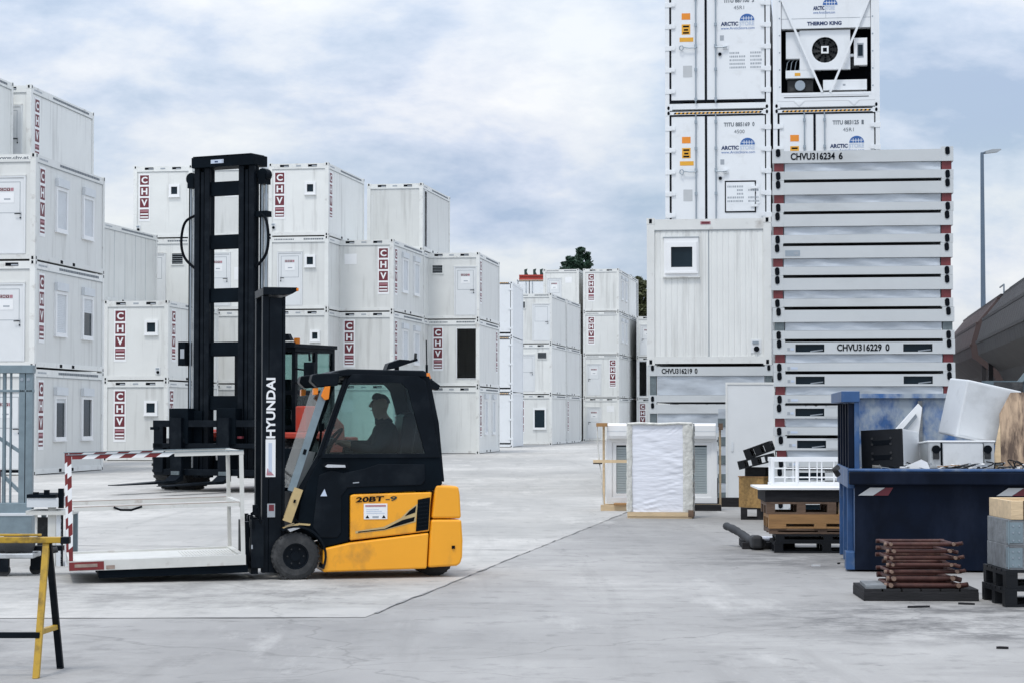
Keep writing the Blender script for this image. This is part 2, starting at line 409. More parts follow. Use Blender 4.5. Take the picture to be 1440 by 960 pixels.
# ---------------------------------------------------------------- the yard
def ground_mat(name, col, dark, light):
    m = bpy.data.materials.new(name); m.use_nodes = True
    t = m.node_tree; p = t.nodes['Principled BSDF']
    c = N(t, 'ShaderNodeTexCoord')
    def noise(scale, detail=6, rough=0.6, st=(1, 1, 1)):
        mp = N(t, 'ShaderNodeMapping'); mp.inputs['Scale'].default_value = st
        t.links.new(c.outputs['Object'], mp.inputs[0])
        n = N(t, 'ShaderNodeTexNoise', i_Scale=scale, i_Detail=float(detail), i_Roughness=rough)
        t.links.new(mp.outputs[0], n.inputs['Vector']); return n.outputs['Fac']
    def ramp(f, lo, hi, a, b):
        r = N(t, 'ShaderNodeMapRange'); r.inputs[1].default_value = lo; r.inputs[2].default_value = hi
        r.inputs[3].default_value = a; r.inputs[4].default_value = b
        t.links.new(f, r.inputs[0]); return r.outputs[0]
    def mix(f, a, b):
        x = N(t, 'ShaderNodeMix', data_type='RGBA'); t.links.new(f, x.inputs[0])
        for s, v in ((6, a), (7, b)):
            if isinstance(v, tuple): x.inputs[s].default_value = (*v, 1)
            else: t.links.new(v, x.inputs[s])
        return x.outputs[2]
    a = mix(ramp(noise(0.16, 7, 0.62, (1, 0.45, 1)), 0.40, 0.62, 0, 1), dark, light)
    a = mix(ramp(noise(0.9, 9, 0.68, (1, 0.6, 1)), 0.44, 0.62, 0, 0.65), a, tuple(x * 0.86 for x in col))
    a = mix(ramp(noise(0.55, 10, 0.72, (0.5, 1.6, 1)), 0.52, 0.60, 0, 0.45), a, tuple(x * 0.70 for x in col))
    a = mix(ramp(noise(2.6, 10, 0.72), 0.53, 0.68, 0, 0.55), a, tuple(x * 0.62 for x in dark))
    a = mix(ramp(noise(0.35, 9, 0.7, (2.2, 0.5, 1)), 0.57, 0.68, 0, 0.5), a, tuple(min(1, x * 1.28) for x in light))
    a = mix(ramp(noise(45, 4, 0.7), 0.35, 0.75, 0.0, 0.30), a, tuple(x * 0.72 for x in col))
    def rot(scale, ang, st, lo, hi, amt, f, a):                       # long scuffs and tyre tracks along the lanes
        mp = N(t, 'ShaderNodeMapping'); mp.inputs['Rotation'].default_value = (0, 0, ang); mp.inputs['Scale'].default_value = st
        t.links.new(c.outputs['Object'], mp.inputs[0])
        n = N(t, 'ShaderNodeTexNoise', i_Scale=scale, i_Detail=7.0, i_Roughness=0.6, i_Distortion=0.4)
        t.links.new(mp.outputs[0], n.inputs['Vector'])
        return mix(ramp(n.outputs['Fac'], lo, hi, 0, amt), a, tuple(x * f for x in col))
    a = rot(1.0, R(12), (2.6, 0.14, 1), 0.55, 0.70, 0.30, 0.55, a)
    a = rot(1.0, R(-62), (2.2, 0.16, 1), 0.58, 0.72, 0.22, 0.55, a)
    for cx, cy, rad, amt in ((3.7, 16.4, 2.3, 0.85), (3.9, 23.6, 2.4, 0.7), (-2.9, 19.3, 2.6, 0.45), (-4.2, 13.5, 2.2, 0.4)):   # trodden-in grime by skip and frames; darker noise blotches by platform and trestle
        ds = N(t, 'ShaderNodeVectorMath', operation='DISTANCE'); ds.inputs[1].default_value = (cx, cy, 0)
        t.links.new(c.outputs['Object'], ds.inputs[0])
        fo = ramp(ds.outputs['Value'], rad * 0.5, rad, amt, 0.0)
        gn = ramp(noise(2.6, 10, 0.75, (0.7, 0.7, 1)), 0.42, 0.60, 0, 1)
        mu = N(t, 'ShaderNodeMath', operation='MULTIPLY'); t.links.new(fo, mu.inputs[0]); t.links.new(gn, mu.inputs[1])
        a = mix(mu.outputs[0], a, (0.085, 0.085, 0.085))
    sp = N(t, 'ShaderNodeTexVoronoi', feature='F1', i_Scale=1.7)
    wv = N(t, 'ShaderNodeTexNoise', i_Scale=5.0, i_Detail=4.0)
    t.links.new(c.outputs['Object'], wv.inputs['Vector'])
    sv = N(t, 'ShaderNodeVectorMath', operation='MULTIPLY_ADD'); sv.inputs[1].default_value = (0.35, 0.35, 0)
    t.links.new(wv.outputs['Color'], sv.inputs[0]); t.links.new(c.outputs['Object'], sv.inputs[2]); t.links.new(sv.outputs[0], sp.inputs['Vector'])
    a = mix(ramp(sp.outputs['Distance'], 0.04, 0.11, 0.42, 0.0), a, tuple(x * 0.42 for x in dark))
    vor = N(t, 'ShaderNodeTexVoronoi', feature='DISTANCE_TO_EDGE', i_Scale=0.22)
    wn = N(t, 'ShaderNodeTexNoise', i_Scale=1.4, i_Detail=6.0)
    t.links.new(c.outputs['Object'], wn.inputs['Vector'])
    va = N(t, 'ShaderNodeVectorMath', operation='MULTIPLY_ADD'); va.inputs[1].default_value = (0.9, 0.9, 0)
    t.links.new(wn.outputs['Color'], va.inputs[0]); t.links.new(c.outputs['Object'], va.inputs[2])
    t.links.new(va.outputs[0], vor.inputs['Vector'])
    a = mix(ramp(vor.outputs['Distance'], 0.0, 0.004, 0.30, 0.0), a, tuple(x * 0.3 for x in dark))
    t.links.new(a, p.inputs['Base Color'])
    p.inputs['Roughness'].default_value = 0.82
    p.inputs['Specular IOR Level'].default_value = 0.35
    b = N(t, 'ShaderNodeBump', i_Strength=0.28, i_Distance=0.01)
    t.links.new(noise(28, 8, 0.7), b.inputs['Height']); t.links.new(b.outputs[0], p.inputs['Normal'])
    MATS[name] = m
ground_mat('concrete_old', (0.36, 0.352, 0.338), (0.235, 0.231, 0.224), (0.445, 0.435, 0.415))
ground_mat('concrete_pale', (0.455, 0.446, 0.42), (0.345, 0.34, 0.325), (0.555, 0.54, 0.505))
mat('joint_dark', (0.25, 0.25, 0.245), 0.85, var=0.5, scale=5)
mat('oil_stain', (0.10, 0.10, 0.10), 0.75, var=0.4, scale=3)

g = MB().poly([(-700, -60, 0), (700, -60, 0), (700, 1500, 0), (-700, 1500, 0)], 'concrete_old')
structure(g.build('ground'))
A0 = ground(-700, 870); A1 = ground(514, 866.5); A2 = ground(842, 735)
dirv = (A2 - A1).normalized()
A3 = A1 + dirv * 150
up4 = Vector((0, 0, 0.004))
g = MB().poly([A0 + up4, A1 + up4, A3 + up4, Vector((-170, 170, 0.004)), Vector((-60, 30, 0.004))], 'concrete_pale')
structure(g.build('concrete_apron'))
random.seed(21)
def joint(p, q, wd=0.03):
    mb = MB()
    p, q = Vector(p), Vector(q); t = (q - p).normalized(); n = Vector((-t.y, t.x, 0))
    k = max(2, int((q - p).length / 0.35)); lo = []; hi = []
    for i in range(k + 1):
        c = p.lerp(q, i / k) + n * random.uniform(-0.016, 0.016); wv = wd * random.choice((.3, .5, .7, 1.0, 1.9)) * random.uniform(.6, 1) / 2
        lo.append(c - n * wv); hi.append(c + n * wv)
    for i in range(k):
        if random.random() < .22: continue
        mb.add([lo[i] + up4 * 2, lo[i + 1] + up4 * 2, hi[i + 1] + up4 * 2, hi[i] + up4 * 2], [(0, 1, 2, 3)], 'joint_dark')
    structure(mb.build('expansion_joint'))
perp = Vector((-dirv.y, dirv.x, 0))
joint(A0, A1, 0.018); joint(A1, A1 + dirv * 60, 0.02)
for k in (8.5, 20.5, 33):
    joint(A1 + dirv * k + perp * 0.05, A1 + dirv * k + perp * 26, 0.03)
joint(ground(846, 738), ground(1010, 742), 0.03)

# ---------------------------------------------------------------- office containers
CW, CL, CH = 2.438, 6.058, 2.896
def frame_fn(pockets):
    def fn(mb):
        m = 'white_frame'; W, Lc, H = CW, CL, CH
        for x0, x1 in ((-W, -W + .15), (-.15, 0)):
            for y0, y1 in ((0, .15), (Lc - .15, Lc)):
                mb.box(x0, x1, y0, y1, .12, H - .12, m)
                mb.box(x0 - .004, x1 + .004, y0 - .004, y1 + .004, 0, .118, m)
                mb.box(x0 - .004, x1 + .004, y0 - .004, y1 + .004, H - .118, H, m)
        for x in (-W + .075, -.075):                                  # holes of the corner castings
            for z in (.06, H - .06):
                mb.box(x - .028, x + .028, -.008, 0.0, z - .042, z + .042, 'black_hole')
                mb.box(x - .028, x + .028, Lc, Lc + .008, z - .042, z + .042, 'black_hole')
        for x in (.004, -W - .004):
            for y in (.075, Lc - .075):
                for z in (.06, H - .06):
                    mb.box(x - .004, x + .004, y - .028, y + .028, z - .042, z + .042, 'black_hole')
        for y0, y1 in ((.004, .09), (Lc - .09, Lc - .004)):
            mb.box(-W + .15, -.15, y0, y1, H - .235, H - .028, m)
            mb.box(-W + .15, -.15, y0, y1, .03, .165, m)
        for x0, x1 in ((-W + .004, -W + .09), (-.09, -.004)):
            mb.box(x0, x1, .15, Lc - .15, H - .225, H - .028, m)
            mb.box(x0, x1, .15, Lc - .15, .03, .165, m)
        mb.box(-W + .1, -.1, .1, Lc - .1, H - .07, H - .03, m)
        mb.box(-W + .1, -.1, .1, Lc - .1, .04, .09, 'seam_gray')
        # gray strip painted as the shadow line under the top rail
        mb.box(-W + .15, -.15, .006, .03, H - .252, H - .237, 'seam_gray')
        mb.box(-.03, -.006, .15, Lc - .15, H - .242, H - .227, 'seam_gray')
        if pockets is True:
            for cx in (-W * .5 - .57, -W * .5 + .57):
                mb.box(cx - .18, cx + .18, -.002, .003, H - .16, H - .07, 'black_hole')
                mb.box(cx - .02, cx + .17, -.004, -.002, H - .15, H - .11, 'print_gray')
            mb.box(-W * .5 - .1, -W * .5 + .1, 0.0, .003, H - .15, H - .09, 'print_gray')
        elif pockets is False:
            rnd = random.Random(3)
            x = -W + .25
            while x < -W + 1.05:
                k = rnd.uniform(.03, .07); mb.box(x, x + k, 0.001, .003, H - .15, H - .10, 'rail_print'); x += k + .02
            x = -1.0
            while x < -.25:
                k = rnd.uniform(.03, .08); mb.box(x, x + k, 0.001, .003, H - .15, H - .09, 'rail_print'); x += k + .015
        rnd = random.Random(5)                                       # faint lettering on the long rail, too small to read
        y = .3
        while y < .95:
            k = rnd.uniform(.05, .1); mb.box(-.003, -.001, y, y + k, H - .15, H - .10, 'print_gray'); y += k + .03
        y = 2.0
        while y < 5.5:
            k = rnd.uniform(.05, .16); mb.box(-.003, -.001, y, y + k, H - .155, H - .085, 'rail_print'); y += k + .02
        for y in (2.2, 3.25):
            mb.box(-.006, .002, y - .1, y + .1, .05, .14, 'black_hole')
    return fn
def slab_holes(mb, a0, a1, b0, b1, c0, c1, holes, m):
    """a slab in local (a, b, c) with rectangular holes"""
    xs = sorted({a0, a1, *[h[0] for h in holes], *[h[0] + h[2] for h in holes]})
    for i in range(len(xs) - 1):
        xa, xb = xs[i], xs[i + 1]; mid = (xa + xb) / 2
        cut = sorted([(h[1], h[1] + h[3]) for h in holes if h[0] < mid < h[0] + h[2]])
        z = b0
        for lo, hi in cut:
            if lo > z + 1e-4: mb.box(xa, xb, z, lo, c0, c1, m)
            z = hi
        if z < b1 - 1e-4: mb.box(xa, xb, z, b1, c0, c1, m)
FR = Matrix(((1, 0, 0, -CW), (0, 0, -1, 0), (0, 1, 0, 0), (0, 0, 0, 1)))    # (right, up, out) of the front
SD = Matrix(((0, 0, 1, 0), (1, 0, 0, 0), (0, 1, 0, 0), (0, 0, 0, 1)))       # (back, up, out) of the right-hand side
def wall_fn(fh, sh, ribs, seams):
    def fn(mb):
        m = 'white_panel'
        mb.X = FR; slab_holes(mb, .15, CW - .15, .165, CH - .235, -.09, -.03, fh, m)
        if ribs:
            a = .17
            while a < CW - .2:
                mb.prism([(a, -.0295), (a + .012, -.0235), (a + .085, -.0235), (a + .097, -.0295)], 'y', .168, CH - .255, m); a += .112
            mb.box(CW / 2 - .012, CW / 2 + .012, .168, CH - .255, -.029, -.0225, 'seam_gray')
        mb.X = SD; slab_holes(mb, .15, CL - .15, .165, CH - .225, -.09, -.03, sh, m)
        if seams:
            for a in (1.3, 2.45, 3.6, 4.75): mb.box(a - .012, a + .012, .165, CH - .245, -.03, -.027, 'seam_gray')
        mb.X = None
        mb.box(-CW + .03, -CW + .09, .15, CL - .15, .165, CH - .225, m)
        mb.box(-CW + .15, -.15, CL - .09, CL - .03, .165, CH - .235, m)
    return fn
def T(a, b, c=0.0): return Matrix.Translation((a, b, c))
def sticker_fn(mb):
    mb.box(-.235, .235, -.02, 1.88, -.026, -.022, 'bright_white')
    for k, ch in enumerate('CHV='):
        z = 1.44 - k * .455
        mb.box(-.185, .185, z, z + .38, -.0218, -.0205, 'maroon')
        if ch != '=':
            mb.text(ch, (0, z + .19, -.019), (1, 0, 0), (0, 1, 0), .26, 'bright_white', width=.25, bold=.035, center=True)
        else:
            for q, cc in ((.285, 'pink_faded'), (.165, 'bright_white'), (.045, 'bright_white')):
                mb.box(-.165, .165, z + q, z + q + .055, -.0198, -.0185, cc)
def door_fn(w, hs):
    def fn(mb):
        h = 2.06
        mb.ring([(-.05, 0), (w + .05, 0), (w + .05, h + .05), (-.05, h + .05)], [(0, .02), (w, .02), (w, h), (0, h)], 'z', -.03, .006, 'door_white')
        mb.box(.008, w - .008, .024, h - .012, -.028, -.012, 'door_white')
        mb.box(-.06, w + .06, h + .05, h + .085, -.028, .014, 'white_frame')
        mb.ring([(.1, 1.1), (w - .1, 1.1), (w - .1, 1.95), (.1, 1.95)], [(.115, 1.115), (w - .115, 1.115), (w - .115, 1.935), (.115, 1.935)], 'z', -.0119, -.009, 'seam_gray')
    return fn
def handle_fn(w, hs):
    def fn(mb):
        x = .09 if hs == 'L' else w - .09; s = 1 if hs == 'L' else -1
        mb.box(x - .022, x + .022, .93, 1.13, -.0115, -.002, 'alu')
        mb.tube([(x, 1.08, -.005), (x, 1.08, .045), (x + s * .15, 1.075, .045)], .014, 'black_hole', 6)
        mb.disc((x, .97, 0), .022, 'z', -.003, .006, 'black_hole', 10)
    return fn
def sign_fn(w):
    def fn(mb):
        for k, ch in enumerate('CHV='):
            x = w / 2 - .2 + k * .1
            mb.box(x, x + .085, 1.70, 1.785, -.0085, -.006, 'maroon' if k < 3 else 'pink_faded')
            if k < 3: mb.text(ch, (x + .0425, 1.7425, -.0052), (1, 0, 0), (0, 1, 0), .055, 'bright_white', width=.05, bold=.02, center=True)
        mb.box(w / 2 - .2, w / 2 + .2, 1.38, 1.66, -.0085, -.006, 'bright_white')
        mb.box(w / 2 - .08, w / 2 + .1, 1.46, 1.50, -.0058, -.0045, 'print_gray')
    return fn
def win_fn(w, h):
    def fn(mb):
        e = .07
        mb.ring([(-e, -e), (w + e, -e), (w + e, h + e), (-e, h + e)], [(.02, .02), (w - .02, .02), (w - .02, h - .02), (.02, h - .02)], 'z', -.03, .028, 'bright_white')
        mb.box(-e - .02, w + e + .02, -e - .035, -e - .002, -.028, .045, 'bright_white')
    return fn
def pane_fn(w, h):
    def fn(mb):
        mb.box(.015, w - .015, .015, h - .015, -.028, -.018, 'pane_dark')
    return fn
def shutter_fn(w, h, close):
    def fn(mb):
        if close > 0.02:
            z0 = h - close * h
            k = 0
            z = h - .02
            while z - .05 > z0:
                mb.box(.022, w - .022, z - .047, z, -.016, -.005, 'shutter_gray'); z -= .05
            mb.box(.022, w - .022, max(z0, .022), max(z, .03), -.016, -.006, 'shutter_gray')
    return fn
def sbox_fn(w, h):
    def fn(mb): mb.box(-.07, w + .07, h + .075, h + .30, -.028, .075, 'shutter_gray')
    return fn
def louver_fn(w, h):
    def fn(mb):
        mb.ring([(-.04, -.04), (w + .04, -.04), (w + .04, h + .04), (-.04, h + .04)], [(0, 0), (w, 0), (w, h), (0, h)], 'z', -.03, .01, 'white_frame')
        mb.box(0, w, 0, h, -.029, -.02, 'black_hole')
        n = 5
        for i in range(n):
            z = h * (i + .3) / n
            mb.add([(0, z, -.015), (w, z, -.015), (w, z + h / n * .35, .0), (0, z + h / n * .35, .0)], [(0, 1, 2, 3)], 'seam_gray')
    return fn
def socket_fn(mb):
    mb.box(-.1, .1, -.13, .13, -.03, -.012, 'door_white')
    mb.disc((.01, -.05, 0), .055, 'z', -.012, .02, 'black_hole', 14)
    mb.box(-.07, .05, .05, .10, -.012, .004, 'steel_rod')
def opening_fn(w, h):
    def fn(mb):
        mb.ring([(-.05, -.03), (w + .05, -.03), (w + .05, h + .05), (-.05, h + .05)], [(0, 0), (w, 0), (w, h), (0, h)], 'z', -.088, -.01, 'door_white')
    return fn
def patch_fn(w, h):
    def fn(mb): mb.box(0, w, 0, h, -.027, -.024, 'bright_white')
    return fn

def features(root, feats, base):
    for ft in feats:
        k = ft[0]
        if k == 'S': link('wall_sticker', cached('S', sticker_fn, 'wall_sticker'), root, M=base @ T(ft[1], .70))
        elif k == 'D':
            x, wd, hs = ft[1], ft[2], ft[3]
            d = link('door', cached(('D', wd, hs), door_fn(wd, hs), 'door'), root, M=base @ T(x, .17))
            link('handle', cached(('H', wd, hs), handle_fn(wd, hs), 'handle'), d)
            if len(ft) > 4 and ft[4]: link('door_sign', cached(('DS', wd), sign_fn(wd), 'door_sign'), d)
        elif k == 'W':
            x, z, wd, h, cl = ft[1:6]
            o = link('window', cached(('W', wd, h), win_fn(wd, h), 'window'), root, M=base @ T(x, z))
            link('pane', cached(('WP', wd, h), pane_fn(wd, h), 'pane'), o)
            if cl >= 0: link('shutter_box', cached(('WB', wd, h), sbox_fn(wd, h), 'shutter_box'), o)
            if cl > 0.02: link('roller_shutter', cached(('WS', wd, h, cl), shutter_fn(wd, h, cl), 'roller_shutter'), o)
        elif k == 'L': link('vent', cached(('L', ft[3], ft[4]), louver_fn(ft[3], ft[4]), 'vent'), root, M=base @ T(ft[1], ft[2]))
        elif k == 'K': link('power_socket', cached('K', socket_fn, 'power_socket'), root, M=base @ T(ft[1], ft[2]))
        elif k == 'O': link('door_frame', cached(('O', ft[3], ft[4]), opening_fn(ft[3], ft[4]), 'door_frame'), root, M=base @ T(ft[1], ft[2]))
        elif k == 'P': link('blank_plate', cached(('P', ft[3], ft[4]), patch_fn(ft[3], ft[4]), 'blank_plate'), root, M=base @ T(ft[1], ft[2]))
def holes(feats): return tuple((f[1], f[2], f[3], f[4]) for f in feats if f[0] == 'O')
GRP = 'white office containers stacked in the yard'
HIDE = 'plain white office container low in a block, wholly hidden behind the front stacks'
def office(label, loc, yaw, front=(), side=(), pockets=True, ribs=False, seams=False, group=GRP):
    root = thing('office_container', label, 'container', loc, -R(yaw), group)
    link('frame', cached(('frame', pockets), frame_fn(pockets), 'frame'), root)
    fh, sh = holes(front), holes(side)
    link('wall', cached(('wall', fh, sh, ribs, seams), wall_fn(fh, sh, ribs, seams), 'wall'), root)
    features(root, front, FR); features(root, side, SD)
    return root
def stack(px, d, yaw, tiers, dx=0.0, dy=0.0, z0=0):
    """tiers bottom-up; each None or (label, front, side, options). dx, dy shift along the container's own width and length"""
    base = Vector((gx(px, d), d, 0))
    c, s = math.cos(R(yaw)), math.sin(R(yaw))
    base += Vector((c, -s, 0)) * dx + Vector((s, c, 0)) * dy
    for i, t in enumerate(tiers):
        p = base + Vector((0, 0, i * CH))
        if t is None: office(HIDE, p, yaw, group='hidden base containers')
        else: office(t[0], p, yaw, t[1], t[2], **(t[3] if len(t) > 3 else {}))
ND = dict(pockets=False)
YAW = 9.5
SW = lambda c1, c2: [('S', .62), ('W', 1.75, 1.0, .82, 1.1, c1), ('W', 4.1, 1.0, .82, 1.1, c2)]
DR = [('D', CW - 1.28, .95, 'R', True)]
# the big block at the left edge
YL = 6.8
stack(48, 57.4, YL, [
    ('bottom white container at the left edge, two tall dark windows with shutters raised', DR, SW(.12, 0.0), ND),
    ('left edge container, second from the ground, one of its two shutters half open', DR, SW(1.0, .38)),
    ('third white container from the ground at the left edge, both shutters fully closed', DR, SW(1.0, 1.0), ND)])
stack(48, 57.4, YL, [None, None, None,
    ('topmost container cut off by the upper left edge, narrow strip of lettered side showing', DR, [('S', 4.6)])], dx=-2.85)
stack(48, 57.4, YL, [None, None, None,
    ('top container of the left block with windowless lettered side and dark door handle', DR, [('S', .62)])], dx=-2.42, dy=6.4)
# the short block between the left edge and the tall mast
S1 = [('S', .62), ('K', 2.05, .35), ('W', 1.62, 1.72, .36, .38, -1)]
stack(236, 77.0, YAW, [
    ('lettered container on the ground left of the tall black mast, small window', S1[:1] + S1[2:], [('S', .5)]),
    ('lettered container one above the ground left of the tall mast, window and power socket', S1, [('S', .7)])])
stack(236, 77.0, YAW, [None, None,
    ('white container whose plain seamed side faces right, in the gap beside the left edge block', [], [], dict(seams=True))], dx=-2.5)
# the long row behind the tall mast
SF = [('S', .45), ('W', 1.55, 1.72, .3, .34, -1), ('K', .2, .4)]
B = (461, 83.7, YAW)
stack(*B, [None, None,
    ('container under the topmost lettered one left of the tall mast, barred window and door', [('D', .35, .95, 'L', True), ('L', 1.62, 1.85, .45, .42)], [], ND),
    ('topmost white container just left of the tall mast, lettered front and small window', SF, [], {})], dx=-5.58)
stack(*B, [
    ('white container on the ground seen in pieces between the rails of the tall mast', [('S', .35)], []),
    ('white container seen through the lower openings of the tall mast, red letters at its left', [('S', .35)], []),
    ('white container seen through the middle openings of the tall mast, door with yellow notice', [('D', .25, .95, 'R', True), ('P', 1.4, 1.2, .4, .5)], []),
    ('topmost container seen through the upper openings of the tall black mast', [('P', 1.0, 1.6, .5, .4)], [])], dx=-2.8)
stack(*B, [
    ('white container on the ground behind the red forklift cab', [('D', .5, .95, 'L', True)], [], ND),
    ('container with one tiny square window right of the tall mast, second from the ground', [('W', 1.78, 1.72, .26, .3, -1)], []),
    ('white container with door and small white-framed window just right of the tall mast', [('D', .42, .92, 'L', True), ('W', 1.55, 1.75, .3, .34, -1)], [], ND),
    ('topmost white container just right of the tall mast, lettered front and open small window', SF, [('S', .5)], {})])
D2 = [('S', .6), ('W', 1.75, .95, .9, 1.25, 1.0), ('W', 4.0, .95, .9, 1.25, 1.0)]
stack(553, 85.2, YAW, [
    ('white container on the ground hidden behind the yellow forklift cab', [('P', .3, 1.8, .5, .45)], D2),
    ('white container right above the yellow forklift roof, red letters at the left of its front', [('S', .62)], D2),
    ('white container with pale blank square and red letters at the right of its front', [('P', .42, 1.9, .5, .42), ('S', 2.02)], D2)])
stack(594, 91.0, YAW, [None, None, None,
    ('plain white container with no windows, set back on top behind the lettered front row', [('P', .2, .4, .02, 2.0)], [('O', .5, .2, .5, 2.4)])])
stack(674, 92.0, 8.0, [
    ('blank container on the ground right behind the yellow forklift, two slim side windows', [], [('S', .6), ('W', 1.6, .9, .7, 1.4, 1.0), ('W', 3.9, .9, .7, 1.4, 1.0)]),
    ('white container with tall black open doorway beside red letters', [('S', .62), ('O', 1.46, .36, .86, 2.13)], [('S', 5.3)], ND),
    ('white container with louvred dark vent and white door, topmost of its stack of three', [('L', .38, 2.0, .44, .34), ('D', 1.38, .9, 'R', True)], [('S', .6)])])
# the stacks farther back in the middle
stack(776, 122.4, YAW, [
    ('white container on the ground in the middle distance with a large white-framed dark window', [('W', 1.42, .98, .62, 1.05, -1), ('S', .62)], []),
    ('container in the middle distance with black vent at its upper right and door', [('D', .5, .9, 'R', False), ('L', 1.62, 2.05, .5, .34)], [], {}),
    ('topmost white container in the middle distance with tiny black vent and wide closed door', [('L', .62, 2.05, .26, .36), ('D', 1.35, .95, 'R', False)], [], ND)])
stack(776, 122.4, YAW, [
    ('white container on the ground, second back in the middle column, only its side strip showing', [], [('S', .6)]),
    ('white container halfway up, second back in the middle column, only its side strip showing', [], []),
    ('white container on top, second back in the middle column, only its side strip showing', [], [])], dy=6.3)
stack(800, 136.0, YAW, [
    ('white container on the ground with a narrow black open doorway in its slim side', [], [('O', 1.2, .2, 1.5, 2.3)]),
    ('container with a handled door on its slim side, just left of the four-high stacks', [], [('D', 1.2, .95, 'R', False)])])
QT = [('P', 1.5, 1.95, .45, .4), ('D', .3, .9, 'L', True)]
C4 = (870.6, 143.5, YAW)
stack(*C4, [
    ('lowest container of the far lettered stack, with door and blank pale square', [('D', .28, .9, 'L', True), ('P', 1.6, 1.95, .5, .4)], []),
    ('far white container with a door and red letters at the right of its front', [('D', .28, .9, 'L', True), ('S', 2.0)], [], ND),
    ('far white container with red letters at its left, just below the topmost lettered one', [('S', .55)], D2[1:], ND),
    ('far white container with red letters at its left, topmost below the dark tree', [('S', .55)], D2[1:])])
stack(*C4, [None, None,
    ('far white container with a blank pale square under the tree stack, its left part covered', [('P', 1.5, 1.95, .45, .4)], [], ND),
    ('far topmost container with door and pale square, left of the red letters', QT, [], ND)], dx=-2.72)
stack(*C4, [None, None,
    ('far container second from top in the rear row, side ending in black edge', [], [('O', 4.9, .2, .9, 2.4)]),
    ('far topmost container in the rear row beside the olive tree, black edged side', [], [('O', 4.9, .2, .9, 2.4)])], dy=6.2)
stack(944, 150.0, 5.0, [
    ('far container on the ground partly behind the ribbed container, letters at its left', [('S', .42)], []),
    ('far container partly behind the ribbed container, tall dark gap at its left', [('O', .2, .2, .5, 2.4)], []),
    ('far topmost container below the olive tree, partly behind the ribbed one, bright door', [('D', .3, .9, 'L', True), ('P', .3, 2.0, .8, .3)], [])])
mb = MB(); mb.X = FR
mb.box(1.3, 2.29, CH - .185, CH - .065, -.002, -.0005, 'white_frame'); mb.text('www.chv.at', (1.34, CH - .165, .0008), (1, 0, 0), (0, 1, 0), .085, 'rail_print', width=.9, bold=.03)
mb.build('rail_lettering', [o for o in COL.objects if o.get('label', '').startswith('third white container from the ground at the left edge')][0])
# the single ribbed container on flat packs
YR = 8.6
ribbed = office('ribbed white container with one square window, standing on the shorter flat pack stack',
    (gx(1085, 41.7), 41.7, 2.585), YR, [('W', .46, 1.90, .46, .44, -1), ('K', 2.14, .36)], [], pockets='plain', ribs=True)
mb = MB(); mb.X = FR
mb.ring([(.34, 1.74), (1.02, 1.74), (1.02, 2.50), (.34, 2.50)], [(.388, 1.828), (.995, 1.828), (.995, 2.412), (.388, 2.412)], 'z', -.029, .012, 'bright_white')
mb.box(.32, 1.05, 1.715, 1.739, -.028, .03, 'white_frame'); mb.box(.32, 1.03, 2.501, 2.52, -.028, .02, 'seam_gray')
mb.build('window_surround', ribbed)
mb = MB(); mb.X = FR; mb.box(1.06, 1.26, 2.76, 2.82, .0, .003, 'pink_faded'); mb.box(1.08, 1.24, 2.77, 2.81, .0032, .0045, 'maroon')
mb.build('name_plate', ribbed)

# ---------------------------------------------------------------- refrigerated containers
def reefer_body_fn(mb, Lc=CL * 2):
    m = 'reefer_white'; W, H = CW, CH
    for x0, x1 in ((-W, -W + .1), (-.1, 0)):
        for y0, y1 in ((0, .15), (Lc - .15, Lc)):
            mb.box(x0, x1, y0, y1, .12, H - .12, m)
            mb.box(x0 - .003, x1 + .06 * (x1 < -1) + .003, y0 - .003, y1 + .003, 0, .118, m)
            mb.box(x0 - .06 * (x1 > -1) - .003, x1 + .003, y0 - .003, y1 + .003, H - .118, H, m)
    for x in (-W + .08, -.08):
        for z in (.06, H - .06):
            mb.prism([(x + .03 * math.cos(a * math.pi / 6), z + .045 * math.sin(a * math.pi / 6)) for a in range(12)], 'y', -.007, -.003, 'black_hole')
    mb.box(-W + .1, -.1, .01, .12, H - .1, H - .028, m)
    mb.box(-W + .1, -.1, .01, .12, .03, .16, m)
    mb.box(-W + .005, -.005, .15, Lc - .15, H - .14, H - .03, m)
    mb.box(-W + .005, -.005, .15, Lc - .15, .03, .17, m)
    mb.box(-W + .02, -W + .06, .15, Lc - .1, .17, H - .14, m)
    mb.box(-.06, -.02, .15, Lc - .1, .17, H - .14, m)
    mb.box(-W + .1, -.1, Lc - .1, Lc - .05, .17, H - .1, m)
def hazard_fn(mb):
    k = 0; a = .2
    while a < CW - .25:
        mb.prism([(a, CH - .085), (a + .045, CH - .085), (a + .065, CH - .045), (a + .02, CH - .045)], 'z', -.008, -.005, 'sticker_yellow' if k % 2 else 'black_hole')
        a += .047; k += 1
def rleaf_fn(a0, a1):
    def fn(mb):
        mb.box(a0, a1, .24, CH - .14, -.07, -.014, 'reefer_white')
    return fn
def gasket_fn(mb):
    for a in (.115, 2.34): mb.box(a - .031, a + .031, .22, CH - .11, -.06, -.008, 'gasket')
    mb.box(.922, .976, .22, CH - .11, -.06, -.006, 'gasket')
    mb.box(.093, 2.362, CH - .142, CH - .102, -.06, -.007, 'gasket'); mb.box(.093, 2.362, .20, .242, -.06, -.007, 'gasket')
    mb.box(.1, .4, .165, .2, -.03, -.005, 'gasket'); mb.box(2.05, 2.34, .165, .2, -.03, -.005, 'gasket')
def hinge_fn(s):
    def fn(mb):
        mb.box(-.115, .115, -.055, .055, -.0055, .012, 'reefer_white')
        mb.box(min(s * .03, s * .12), max(s * .03, s * .12), -.035, .035, .012, .02, 'reefer_white')
    return fn
